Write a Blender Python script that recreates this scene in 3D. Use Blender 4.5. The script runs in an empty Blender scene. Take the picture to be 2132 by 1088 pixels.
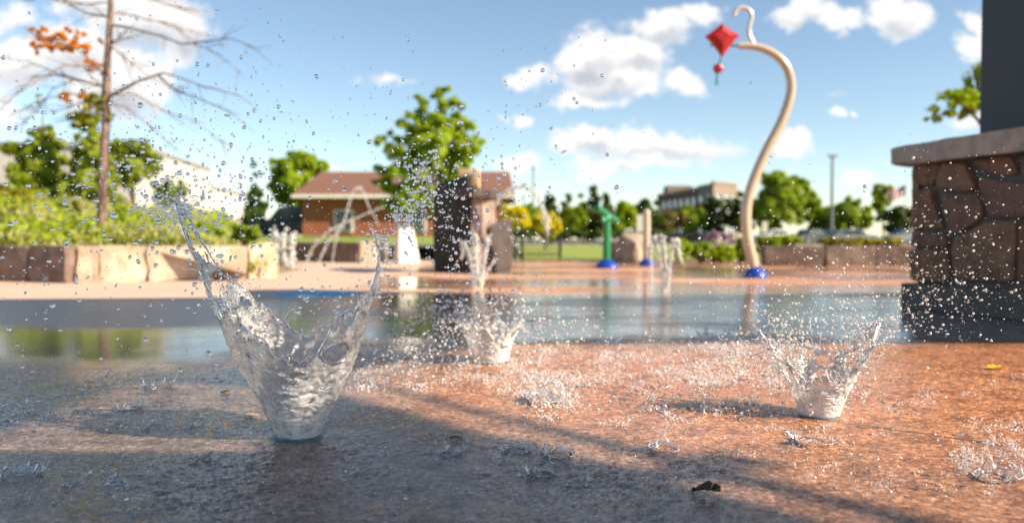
import bpy, math, random
import numpy as np
from mathutils import Vector, Matrix, Quaternion
R = math.radians
rng = np.random.default_rng(7)
random.seed(7)
S = bpy.context.scene
COL = S.collection
# ---------------------------------------------------------------- camera
FP = 28.0/36.0*2132.0
HZ = 497.0
H = 0.55
TILT = math.atan((544-HZ)/FP)
cam = bpy.data.cameras.new("camera"); camo = bpy.data.objects.new("camera", cam); COL.objects.link(camo)
cam.lens = 28; cam.sensor_width = 36; cam.clip_start = .05; cam.clip_end = 3000
camo.location = (0, 0, H); camo.rotation_euler = (math.pi/2-TILT, 0, 0)
cam.dof.use_dof = True; cam.dof.focus_distance = 2.12; cam.dof.aperture_fstop = 1.9
S.camera = camo
_f = Vector((0, math.cos(TILT), -math.sin(TILT))); _u = Vector((0, math.sin(TILT), math.cos(TILT)))
def ray(px, py): return _f + Vector((1, 0, 0))*((px-1066)/FP) + _u*((544-py)/FP)
def at(px, py, Y):
    d = ray(px, py); return Vector((0, 0, H)) + d*(Y/d.y)
def gnd(px, py, z=0.0):
    d = ray(px, py); return Vector((0, 0, H)) + d*((z-H)/d.z)
SUN = Vector((.93*math.cos(R(33)), -.37*math.cos(R(33)), math.sin(R(33)))).normalized()

# ---------------------------------------------------------------- noise
def _h(ix, iy, iz, s):
    n = (ix*374761393 + iy*668265263 + iz*2147483647 + s*974634777) & 0xffffffff
    n = ((n ^ (n >> 13))*1274126177) & 0xffffffff
    n = ((n ^ (n >> 16))*2246822519) & 0xffffffff
    return ((n ^ (n >> 15)) & 0xffffff)/float(0xffffff)
def vnoise(x, y, z, s=0):
    x = np.asarray(x, float); y = np.asarray(y, float)+0*x; z = np.asarray(z, float)+0*x
    ix = np.floor(x).astype(np.int64); iy = np.floor(y).astype(np.int64); iz = np.floor(z).astype(np.int64)
    fx = x-ix; fy = y-iy; fz = z-iz
    fx = fx*fx*(3-2*fx); fy = fy*fy*(3-2*fy); fz = fz*fz*(3-2*fz)
    r = 0
    for a in (0, 1):
        wa = fx if a else 1-fx
        for b in (0, 1):
            wb = fy if b else 1-fy
            for c in (0, 1):
                wc = fz if c else 1-fz
                r = r + wa*wb*wc*_h(ix+a, iy+b, iz+c, s)
    return r*2-1
def fbm(x, y, z, o=3, s=0):
    r = 0; a = 1.0; t = 0
    for i in range(o):
        r = r + a*vnoise(np.asarray(x)*2**i, np.asarray(y)*2**i, np.asarray(z)*2**i, s+i*17); t += a; a *= .5
    return r/t

# ---------------------------------------------------------------- node helper
class NT:
    def __init__(s, tree): s.t = tree; tree.nodes.clear()
    def n(s, typ, props=None, **ins):
        nd = s.t.nodes.new(typ)
        for k, v in (props or {}).items(): setattr(nd, k, v)
        for k, v in ins.items():
            key = int(k[1:]) if k[0] == 'i' and k[1:].isdigit() else k.replace('_', ' ')
            sock = nd.inputs[key]
            if isinstance(v, bpy.types.NodeSocket): s.t.links.new(v, sock)
            elif isinstance(v, bpy.types.Node): s.t.links.new(v.outputs[0], sock)
            else:
                if hasattr(sock, 'default_value') and hasattr(sock.default_value, '__len__') and not hasattr(v, '__len__'): v = (v, v, v)
                if hasattr(v, '__len__') and sock.type == 'RGBA' and len(v) == 3: v = (*v, 1)
                sock.default_value = v
        return nd
    def m(s, op, a, b=0.0, c=None, clamp=False):
        kw = dict(i0=a, i1=b)
        if c is not None: kw['i2'] = c
        return s.n('ShaderNodeMath', dict(operation=op, use_clamp=clamp), **kw).outputs[0]
    def ss(s, x, a, b):      # smooth step a->b
        return s.n('ShaderNodeMapRange', dict(interpolation_type='SMOOTHSTEP'), Value=x, From_Min=a, From_Max=b).outputs[0]
    def mix(s, f, a, b, bt='MIX'):
        nd = s.t.nodes.new('ShaderNodeMix'); nd.data_type = 'RGBA'; nd.blend_type = bt; nd.clamp_factor = True
        for i, v in ((0, f), (6, a), (7, b)):
            if isinstance(v, bpy.types.NodeSocket): s.t.links.new(v, nd.inputs[i])
            elif i == 0: nd.inputs[0].default_value = v
            else: nd.inputs[i].default_value = (*v, 1) if len(v) == 3 else v
        return nd.outputs[2]
    def noise(s, co, scale, detail=3, rough=.55, dist=0):
        return s.n('ShaderNodeTexNoise', {}, Vector=co, Scale=scale, Detail=detail, Roughness=rough, Distortion=dist)
    def ramp(s, f, stops):
        nd = s.n('ShaderNodeValToRGB', {}, Fac=f); e = nd.color_ramp.elements
        while len(e) < len(stops): e.new(.5)
        for el, (p, c) in zip(e, stops): el.position = p; el.color = (*c, 1)
        return nd.outputs[0]
def newmat(name):
    m = bpy.data.materials.new(name); m.use_nodes = True; t = NT(m.node_tree)
    out = t.n('ShaderNodeOutputMaterial'); return m, t, out
def link_out(t, out, sh): t.t.links.new(sh.outputs[0] if isinstance(sh, bpy.types.Node) else sh, out.inputs[0])

def mat(name, color, rough=.6, var=.25, scale=6, bump=0.0, bscale=30, metal=0, coat=0, c2=None, spec=.5):
    m, t, out = newmat(name)
    co = t.n('ShaderNodeTexCoord').outputs['Object']
    nz = t.noise(co, scale, 5, .6).outputs[0]
    f = t.ss(nz, .3, .7)
    lo = c2 if c2 else tuple(c*(1-var) for c in color)
    hi = color if c2 else tuple(min(1, c*(1+var*.6)) for c in color)
    colr = t.mix(f, lo, hi)
    rr = t.n('ShaderNodeMapRange', {}, Value=nz, To_Min=max(.02, rough-.08), To_Max=min(1, rough+.08)).outputs[0]
    b = t.n('ShaderNodeBsdfPrincipled', {}, Base_Color=colr, Roughness=rr, Metallic=float(metal), Coat_Weight=float(coat), Coat_Roughness=.08)
    b.inputs['Specular IOR Level'].default_value = spec
    if bump:
        bn = t.noise(co, bscale, 5, .65).outputs[0]
        t.t.links.new(t.n('ShaderNodeBump', {}, Height=bn, Strength=1.0, Distance=bump).outputs[0], b.inputs['Normal'])
    link_out(t, out, b); return m

def leafmat(name, c1, c2, c3, tr=.45):
    m, t, out = newmat(name)
    co = t.n('ShaderNodeTexCoord').outputs['Object']
    geo = t.n('ShaderNodeNewGeometry')
    f = geo.outputs['Random Per Island']
    col = t.ramp(f, [(0, c1), (.5, c2), (1, c3)])
    nz = t.noise(co, 1.3, 2).outputs[0]
    col = t.mix(t.ss(nz, .35, .65), col, c2)
    d = t.n('ShaderNodeBsdfPrincipled', {}, Base_Color=col, Roughness=.5)
    d.inputs['Specular IOR Level'].default_value = .3
    tc = t.mix(1.0, col, (1.0, 1.0, .45), 'MULTIPLY')
    tt = t.n('ShaderNodeBsdfTranslucent', {}, Color=tc)
    a = t.n('ShaderNodeMixShader', {}, Fac=tr, i1=d, i2=tt)
    link_out(t, out, a); return m

def watermat(name, foam, rough=.0, bump=.0, bscale=90, foamcol=(.95, .95, .95), milk=0.0, glint=.0, lo=.35, zfade=0):
    """clear water; foam = share of white bubbles; milk = share of finely broken water that scatters what is behind it"""
    m, t, out = newmat(name)
    co = t.n('ShaderNodeTexCoord').outputs['Object']
    g = t.n('ShaderNodeBsdfGlass', {}, Color=(1, 1, 1), Roughness=rough, IOR=1.333)
    k = t.n('ShaderNodeBsdfRefraction', {}, Color=(1, 1, 1), Roughness=.45, IOR=1.2) if milk else None
    gl = t.n('ShaderNodeBsdfGlossy', {}, Color=(1, 1, 1), Roughness=.16) if glint else None
    if bump:
        mp = t.n('ShaderNodeMapping', {}, Vector=co, Scale=(1.0, 1.0, 2.2)).outputs[0]
        bn = t.noise(mp, bscale, 4, .6, .6).outputs[0]
        bo = t.n('ShaderNodeBump', {}, Height=bn, Strength=1.0, Distance=bump).outputs[0]
        for q in (g, k, gl):
            if q: t.t.links.new(bo, q.inputs['Normal'])
    if zfade: zf = t.ss(t.n('ShaderNodeSeparateXYZ', {}, i0=co).outputs[2], zfade, .06); milk = t.m('MULTIPLY', zf, milk)
    if milk: g = t.n('ShaderNodeMixShader', {}, Fac=milk, i1=g, i2=k)
    if glint: g = t.n('ShaderNodeMixShader', {}, Fac=glint, i1=g, i2=gl)
    if foam > 0:
        nz = t.noise(co, 45, 4, .65).outputs[0]
        ff = t.n('ShaderNodeMapRange', {}, Value=nz, From_Min=.35, From_Max=.65, To_Min=foam*lo, To_Max=min(1, foam*1.5)).outputs[0]
        if zfade: ff = t.m('MULTIPLY', ff, t.m('ADD', .25, t.m('MULTIPLY', zf, 1.1)), clamp=True)
        d = t.n('ShaderNodeBsdfDiffuse', {}, Color=foamcol); tr = t.n('ShaderNodeBsdfTranslucent', {}, Color=foamcol)
        dt = t.n('ShaderNodeMixShader', {}, Fac=.42, i1=d, i2=tr)
        g = t.n('ShaderNodeMixShader', {}, Fac=ff, i1=g, i2=dt)
    link_out(t, out, g); return m

# ---------------------------------------------------------------- mesh helper
_ico = {}
def ico(sub):
    if sub in _ico: return _ico[sub]
    import bmesh
    bm = bmesh.new(); bmesh.ops.create_icosphere(bm, subdivisions=sub, radius=1)
    v = np.array([x.co[:] for x in bm.verts]); f = np.array([[a.index for a in x.verts] for x in bm.faces]); bm.free()
    _ico[sub] = (v, f); return v, f
def mesh_np(name, V, F, m, parent=None, smooth=True):
    me = bpy.data.meshes.new(name); V = np.asarray(V, np.float32); F = np.asarray(F, np.int32)
    k = F.shape[1]
    me.vertices.add(len(V)); me.vertices.foreach_set('co', V.ravel())
    me.loops.add(F.size); me.loops.foreach_set('vertex_index', F.ravel())
    me.polygons.add(len(F)); me.polygons.foreach_set('loop_start', np.arange(0, F.size, k, dtype=np.int32))
    me.polygons.foreach_set('loop_total', np.full(len(F), k, np.int32))
    me.update(calc_edges=True); me.validate()
    if smooth: me.polygons.foreach_set('use_smooth', np.ones(len(me.polygons), bool))
    me.materials.append(m)
    o = bpy.data.objects.new(name, me); COL.objects.link(o)
    if parent: o.parent = parent
    return o
class MB:
    def __init__(s): s.v = []; s.f = []
    def add(s, vs, fs):
        b = len(s.v); s.v += [tuple(v) for v in vs]; s.f += [tuple(i+b for i in f) for f in fs]; return s
    def box(s, c, d, rz=0):
        cx, cy, cz = c; hx, hy, hz = d[0]/2, d[1]/2, d[2]/2; q = []
        for z in (-hz, hz):
            for x, y in ((-hx, -hy), (hx, -hy), (hx, hy), (-hx, hy)):
                q.append((cx+x*math.cos(rz)-y*math.sin(rz), cy+x*math.sin(rz)+y*math.cos(rz), cz+z))
        return s.add(q, [(3, 2, 1, 0), (4, 5, 6, 7), (0, 1, 5, 4), (1, 2, 6, 5), (2, 3, 7, 6), (3, 0, 4, 7)])
    def prism(s, poly, z0, z1, top=None):
        n = len(poly); top = top or poly
        q = [(p[0], p[1], z0) for p in poly]+[(p[0], p[1], (z1[i] if hasattr(z1, '__len__') else z1)) for i, p in enumerate(top)]
        fs = [tuple(range(n))[::-1], tuple(range(n, 2*n))]+[(i, (i+1) % n, n+(i+1) % n, n+i) for i in range(n)]
        return s.add(q, fs)
    def tube(s, pts, rad, seg=10, cap=True):
        pts = [Vector(p) for p in pts]; n = len(pts)
        if not hasattr(rad, '__len__'): rad = [rad]*n
        q = []; fs = []; up = None
        for i, p in enumerate(pts):
            d = (pts[min(i+1, n-1)]-pts[max(i-1, 0)]).normalized()
            if up is None: up = Vector((0, 0, 1)) if abs(d.z) < .9 else Vector((0, 1, 0))
            a = d.cross(up).normalized(); b = a.cross(d).normalized(); up = b
            for k in range(seg):
                t = 2*math.pi*k/seg; q.append(p+(a*math.cos(t)+b*math.sin(t))*rad[i])
        for i in range(n-1):
            for k in range(seg):
                fs.append((i*seg+k, i*seg+(k+1) % seg, (i+1)*seg+(k+1) % seg, (i+1)*seg+k))
        if cap: fs.append(tuple(range(seg))[::-1]); fs.append(tuple((n-1)*seg+k for k in range(seg)))
        return s.add(q, fs)
    def lathe(s, prof, c=(0, 0, 0), seg=24):
        q = []; fs = []; n = len(prof)
        for r, z in prof:
            for k in range(seg):
                t = 2*math.pi*k/seg; q.append((c[0]+r*math.cos(t), c[1]+r*math.sin(t), c[2]+z))
        for i in range(n-1):
            for k in range(seg): fs.append((i*seg+k, i*seg+(k+1) % seg, (i+1)*seg+(k+1) % seg, (i+1)*seg+k))
        fs.append(tuple(range(seg))[::-1]); fs.append(tuple((n-1)*seg+k for k in range(seg)))
        return s.add(q, fs)
    def ball(s, c, r, sub=2, sc=(1, 1, 1)):
        v, f = ico(sub); return s.add([(c[0]+x*r*sc[0], c[1]+y*r*sc[1], c[2]+z*r*sc[2]) for x, y, z in v], [tuple(x) for x in f])
    def build(s, name, m, parent=None, smooth=False, bevel=0, origin=None, subsurf=0):
        me = bpy.data.meshes.new(name)
        o = bpy.data.objects.new(name, me); COL.objects.link(o)
        off = Vector((0, 0, 0))
        if parent is not None: o.parent = parent; off = Vector(parent.get('_o', (0, 0, 0)))
        elif origin is not None: off = Vector(origin); o.location = off
        me.from_pydata([Vector(v)-off for v in s.v], [], s.f); me.update()
        if smooth: me.polygons.foreach_set('use_smooth', np.ones(len(me.polygons), bool)); me.set_sharp_from_angle(angle=R(40))
        me.materials.append(m)
        if parent is None: o['_o'] = tuple(off)
        else: o['_o'] = tuple(off)
        if bevel:
            b = o.modifiers.new('bevel', 'BEVEL'); b.width = bevel; b.segments = 2; b.limit_method = 'ANGLE'
        if subsurf:
            b = o.modifiers.new('ss', 'SUBSURF'); b.levels = subsurf; b.render_levels = subsurf
        return o
def smooth_pts(pts, n=6):
    out = []; P = [Vector(q) for q in pts]; P = [P[0]*2-P[1]]+P+[P[-1]*2-P[-2]]
    for i in range(1, len(P)-2):
        for j in range(n):
            t = j/n; a, b, c, d = P[i-1:i+3]
            out.append(.5*((2*b)+(c-a)*t+(2*a-5*b+4*c-d)*t*t+(3*b-a-3*c+d)*t**3))
    out.append(P[-2]); return out
def tag(o, label=None, cat=None, group=None, kind=None):
    if label: o['label'] = label
    if cat: o['category'] = cat
    if group: o['group'] = group
    if kind: o['kind'] = kind
    return o
def thing(name, label, cat, loc, group=None):
    o = bpy.data.objects.new(name, None); COL.objects.link(o); o.location = loc; o.empty_display_size = .1
    o['_o'] = tuple(loc); return tag(o, label, cat, group)
def copy_tree(o, parent=None):
    c = o.copy(); COL.objects.link(c)
    if parent: c.parent = parent
    for ch in list(o.children): copy_tree(ch, c)
    return c

# ---------------------------------------------------------------- materials
M = {}
M['bark'] = mat('bark_reddish', (.3, .2, .15), .85, c2=(.12, .07, .05), scale=14, bump=.02, bscale=25)
M['bark2'] = mat('bark_grey', (.16, .12, .09), .9, c2=(.07, .05, .04), scale=8, bump=.03, bscale=12)
M['leaf_bright'] = leafmat('leaf_bright', (.22, .32, .013), (.38, .5, .02), (.56, .66, .035), .55)
M['leaf_mid'] = leafmat('leaf_mid', (.18, .26, .018), (.3, .4, .024), (.43, .53, .04), .55)
M['leaf_dark'] = leafmat('leaf_dark', (.05, .09, .018), (.085, .135, .025), (.14, .19, .035), .4)
M['leaf_conifer'] = leafmat('leaf_conifer', (.22, .28, .025), (.36, .43, .04), (.52, .56, .055), .55)
M['leaf_olive'] = leafmat('leaf_olive', (.14, .13, .035), (.2, .18, .05), (.27, .22, .06), .4)
M['leaf_yellow'] = leafmat('leaf_yellow', (.62, .55, .02), (.8, .7, .03), (.9, .8, .05), .55)
M['leaf_orange'] = leafmat('leaf_orange', (.62, .18, .02), (.8, .36, .03), (.9, .55, .04), .6)
M['leaf_yg'] = leafmat('leaf_yellowgreen', (.22, .24, .02), (.36, .34, .03), (.5, .42, .03), .5)
M['leaf_pale'] = leafmat('leaf_pale', (.34, .37, .09), (.46, .46, .15), (.58, .52, .2), .4)
M['flower'] = leafmat('flower_lilac', (.3, .16, .36), (.42, .26, .48), (.55, .4, .58), .3)
M['cream'] = mat('cream_limestone', (.62, .5, .39), .9, c2=(.4, .28, .19), scale=3.2, bump=.03, bscale=9)
M['brown_shaded'] = mat('brown_shaded_stone', (.26, .18, .14), .9, c2=(.13, .09, .07), scale=5, bump=.03, bscale=9)  # brown tone also carries the shade on the dark wall runs
M['white_wall'] = mat('white_cladding', (.6, .545, .49), .7, .05, 2)
M['tan_wall'] = mat('tan_cladding', (.62, .5, .38), .7, .08, 2)
M['grey_trim'] = mat('grey_trim', (.3, .29, .28), .6, .1, 3)
M['roof'] = mat('brown_shingle', (.2, .095, .065), .9, .25, 9, bump=.02, bscale=30)
M['fascia'] = mat('cream_fascia', (.72, .68, .6), .5, .05, 3)
M['glass_dark'] = mat('window_glass', (.06, .08, .09), .08, .2, 3)
M['glass_pale'] = mat('window_glass_pale', (.4, .46, .52), .15, .2, 3)
M['block_shaded'] = mat('tower_dark_shaded', (.024, .016, .013), .6, c2=(.01, .007, .006), scale=7, bump=.01, bscale=25)  # dark stone, with the shade of the left faces in its colour
M['block_sunlit'] = mat('tower_sunlit_pink', (.38, .29, .235), .8, c2=(.2, .14, .11), scale=7, bump=.01, bscale=25)  # pale pink puts the sunlit right side into the colour
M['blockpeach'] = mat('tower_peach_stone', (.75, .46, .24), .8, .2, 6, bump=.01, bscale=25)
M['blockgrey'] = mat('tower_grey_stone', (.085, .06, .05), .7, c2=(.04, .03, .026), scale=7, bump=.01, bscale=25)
M['pylon'] = mat('white_pylon', (.8, .74, .64), .6, .08, 5)
M['green'] = mat('green_paint', (.004, .2, .06), .3, .08, 5, coat=.5)
M['blue'] = mat('blue_plastic', (.008, .05, .32), .35, .1, 5, coat=.4)
M['tanpaint'] = mat('tan_paint', (.52, .42, .3), .25, .06, 3, coat=.6)
M['palepipe'] = mat('pale_pipe', (.66, .6, .52), .3, .05, 4, metal=.2, coat=.4)
M['red'] = mat('red_plastic', (.42, .004, .006), .4, .1, 5, coat=.15)
M['darkred'] = mat('dark_red_plastic', (.3, .008, .015), .3, .1, 5, coat=.5)
M['tealpl'] = mat('teal_plastic', (.05, .22, .17), .4, .1, 5)
M['black'] = mat('black_metal', (.018, .018, .02), .45, .15, 5)
M['pole'] = mat('pole_grey', (.2, .22, .23), .5, .1, 3)
M['rock'] = mat('boulder_rock', (.42, .35, .26), .9, c2=(.2, .16, .12), scale=4, bump=.03, bscale=9)
M['column'] = mat('charcoal_column', (.04, .045, .058), .55, .15, 8, bump=.001, bscale=160)
M['cap'] = mat('capstone', (.52, .4, .33), .9, c2=(.36, .28, .23), scale=9, bump=.008, bscale=22)
M['mortar'] = mat('mortar_grey', (.13, .12, .11), .95, .2, 12, bump=.006, bscale=60)
M['plinth'] = mat('concrete_plinth', (.11, .09, .08), .7, .25, 6, bump=.003, bscale=50)
M['roofslab'] = mat('pavilion_roof', (.28, .22, .17), .8, .1, 2)
M['tyre'] = mat('tyre', (.02, .02, .02), .9, .1, 9)
M['rim'] = mat('rim', (.45, .45, .46), .35, .1, 9, metal=.8)
M['teal'] = mat('teal_nozzle', (.08, .17, .2), .35, .25, 40, bump=.001, bscale=200, metal=.2)
M['brickwall_r'] = mat('low_wall_stone', (.2, .145, .115), .9, c2=(.1, .075, .06), scale=6, bump=.02, bscale=14)
def brickmat(name, a, b, mo, sc):
    m, t, out = newmat(name); co = t.n('ShaderNodeTexCoord').outputs['Object']
    mp = t.n('ShaderNodeMapping', {}, Vector=co, Rotation=(R(90), 0, 0)).outputs[0]
    br = t.n('ShaderNodeTexBrick', {}, Vector=mp, Color1=a, Color2=b, Mortar=mo, Scale=sc, Mortar_Size=.012)
    c = t.mix(t.ss(t.noise(co, .9, 4).outputs[0], .3, .7), br.outputs[0], tuple(x*.75 for x in a))
    bs = t.n('ShaderNodeBsdfPrincipled', {}, Base_Color=c, Roughness=.9)
    link_out(t, out, bs); return m
M['apt_grey'] = mat('apartment_grey', (.17, .155, .15), .8, .1, 2); M['apt_tan'] = mat('apartment_tan', (.26, .2, .15), .8, .1, 2)
M['brick'] = brickmat('red_brick', (.34, .11, .05), (.28, .08, .035), (.3, .19, .13), 4.5)
M['apt_brick'] = brickmat('apartment_brick', (.15, .075, .06), (.12, .06, .05), (.16, .12, .1), 2)
def stonemat():      # field stone: colour varies from stone to stone
    m, t, out = newmat('field_stone'); co = t.n('ShaderNodeTexCoord').outputs['Object']
    g = t.n('ShaderNodeNewGeometry').outputs['Random Per Island']
    c = t.ramp(g, [(0, (.26, .13, .08)), (.3, (.4, .2, .11)), (.55, (.26, .15, .12)), (.8, (.5, .28, .15)), (1, (.22, .12, .09))])
    nz = t.noise(co, 9, 6, .65).outputs[0]
    c = t.mix(t.ss(nz, .35, .75), c, (.17, .1, .075))
    c = t.mix(t.ss(t.noise(co, 28, 3).outputs[0], .6, .8), c, (.42, .3, .22))
    b = t.n('ShaderNodeBsdfPrincipled', {}, Base_Color=c, Roughness=.85)
    t.t.links.new(t.n('ShaderNodeBump', {}, Height=t.noise(co, 30, 6, .7).outputs[0], Strength=1, Distance=.03).outputs[0], b.inputs['Normal'])
    link_out(t, out, b); return m
M['stone'] = stonemat()
M['glass'] = watermat('water_drop', 0, 0.0, glint=.1)
M['drop_air'] = watermat('water_drop_bubbly', .6, 0.0, foamcol=(1, 1, 1), glint=.3, lo=.5)
M['sheet'] = watermat('water_sheet', .8, .0, .002, 150, foamcol=(1, .98, .97), milk=.3, glint=.12, zfade=.34)
M['froth'] = watermat('water_froth', .85, 0.0, foamcol=(1, 1, 1), glint=.3, lo=.6)
M['clear'] = watermat('water_clear', .05, .0, .0006, 160, glint=.08)
M['foam'] = watermat('water_foam', 1.0, .06, .002, 120, foamcol=(1, 1, 1), milk=.3, glint=.2, lo=.65)
M['jet'] = watermat('jet_water', .8, .1, .002, 60, foamcol=(1, .99, .97), glint=.1)

# ---------------------------------------------------------------- sky
def build_world():
    w = bpy.data.worlds.new("World"); S.world = w; w.use_nodes = True
    t = NT(w.node_tree); out = t.n('ShaderNodeOutputWorld')
    sky = t.n('ShaderNodeTexSky', dict(sky_type='NISHITA', sun_disc=False, sun_elevation=R(33), sun_rotation=math.atan2(SUN.x, SUN.y)))
    sky.air_density = .9; sky.dust_density = .1; sky.ozone_density = 1.5; sky.altitude = 100
    bg = t.n('ShaderNodeBackground', {}, Color=t.mix(1.0, sky.outputs[0], (1.03, 1.0, .93), 'MULTIPLY'), Strength=SKY)
    co = t.n('ShaderNodeTexCoord').outputs['Generated']
    sp = t.n('ShaderNodeSeparateXYZ', {}, i0=co).outputs
    yy = t.m('MAXIMUM', sp[1], .02)
    u = t.m('DIVIDE', sp[0], yy); v = t.m('DIVIDE', sp[2], yy)
    uv = t.n('ShaderNodeCombineXYZ', {}, X=u, Y=v).outputs[0]
    n1 = t.noise(uv, 7.5, 8, .68).outputs[1]
    uvw = t.n('ShaderNodeVectorMath', dict(operation='ADD'), i0=uv,
              i1=t.n('ShaderNodeVectorMath', dict(operation='SCALE'), i0=t.n('ShaderNodeVectorMath', dict(operation='SUBTRACT'), i0=n1, i1=(.5, .5, .5)).outputs[0], Scale=.11).outputs[0]).outputs[0]
    blobs = CLOUDS
    cur = None; low = None
    for px, py, rx, ry, a in blobs:
        c = ((px-1066)/FP, (HZ-py)/FP)
        d = t.n('ShaderNodeVectorMath', dict(operation='SUBTRACT'), i0=uvw, i1=(c[0], c[1], 0)).outputs[0]
        d = t.n('ShaderNodeVectorMath', dict(operation='MULTIPLY'), i0=d, i1=(FP/rx/1.1, FP/ry/1.1, 0)).outputs[0]
        l = t.n('ShaderNodeVectorMath', dict(operation='LENGTH'), i0=d).outputs['Value']
        e = t.m('MULTIPLY', t.m('SUBTRACT', 1.25, l), a)
        lw = t.m('MULTIPLY', t.m('SUBTRACT', .15, t.n('ShaderNodeSeparateXYZ', {}, i0=d).outputs[1]), t.m('MAXIMUM', e, 0.0))
        if rx*ry > 1500: low = lw if low is None else t.m('SMOOTH_MAX', low, lw, .15)
        cur = e if cur is None else t.m('SMOOTH_MAX', cur, e, .25)
    n2 = t.noise(uv, 20, 8, .65).outputs[0]
    n3 = t.noise(uv, 4, 5, .55).outputs[0]
    dens = t.m('ADD', cur, t.m('MULTIPLY', t.m('SUBTRACT', n2, .5), 2.0))
    front = t.ss(sp[1], .05, .2)
    al = t.m('MULTIPLY', t.ss(dens, .06, .72), front)
    # body: lit edges toward the sun, greyer bellies where thick
    thick = t.ss(t.m('ADD', low, t.m('MULTIPLY', t.m('SUBTRACT', n3, .5), .9)), .12, .75)
    cc = t.mix(thick, CLOUD_HI, CLOUD_LO)
    cb = t.n('ShaderNodeBackground', {}, Color=cc, Strength=1.0)
    # pale veil toward the horizon
    mixs = t.n('ShaderNodeMixShader', {}, Fac=al, i1=bg, i2=cb)
    t.t.links.new(mixs.outputs[0], out.inputs[0])
SKY = .08
CLOUD_HI = (.47, .46, .45); CLOUD_LO = (.22, .245, .285)
CLOUDS = [(40, 30, 70, 30, .8), (40, 130, 100, 60, 1), (150, 110, 110, 60, 1.1), (250, 160, 110, 80, 1.2), (325, 185, 38, 34, 1.0), (300, 40, 120, 55, 1.2),
          (400, 60, 60, 60, 1.1), (200, 10, 80, 25, .8), (190, 215, 60, 20, .7), (30, 235, 80, 30, .4),
          (790, 180, 55, 14, .55), (1220, 120, 65, 55, 1.2), (1310, 115, 75, 40, 1.1), (1260, 170, 90, 35, 1.1), (1100, 160, 50, 22, .9), (1420, 168, 46, 32, 1.1), (1225, 212, 75, 20, .9),
          (1330, 195, 40, 20, .8), (1370, 50, 72, 34, 1.1), (1455, 22, 40, 18, .8), (1655, 38, 62, 28, 1), (1740, 60, 55, 26, 1), (1870, 45, 60, 38, 1.1), (2020, 75, 34, 26, 1), (2030, 20, 60, 22, .8),
          (1740, 248, 18, 9, .8), (1785, 245, 10, 7, .8), (1090, 266, 28, 14, .9), (1040, 262, 26, 8, .5), (1240, 300, 90, 26, 1.1), (1390, 310, 130, 26, 1.1), (1300, 345, 140, 16, .8), (1075, 340, 55, 24, .9),
          (1650, 298, 45, 22, .95), (725, 352, 30, 14, .8), (1640, 340, 20, 10, .5), (1790, 365, 40, 12, .45), (2040, 262, 60, 26, .9), (1420, 190, 70, 10, .4), (1720, 200, 30, 8, 0.2), (560, 330, 20, 8, .2)]
build_world()
sun = bpy.data.lights.new("sun", 'SUN'); sun.energy = 4.5; sun.angle = R(.53); sun.color = (1, .84, .65)
suno = bpy.data.objects.new("sun", sun); COL.objects.link(suno); suno.rotation_euler = SUN.to_track_quat('Z', 'Y').to_euler()
S.view_settings.view_transform = 'Standard'; S.view_settings.look = 'None'; S.view_settings.exposure = 1.2; S.view_settings.gamma = 1

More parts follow.
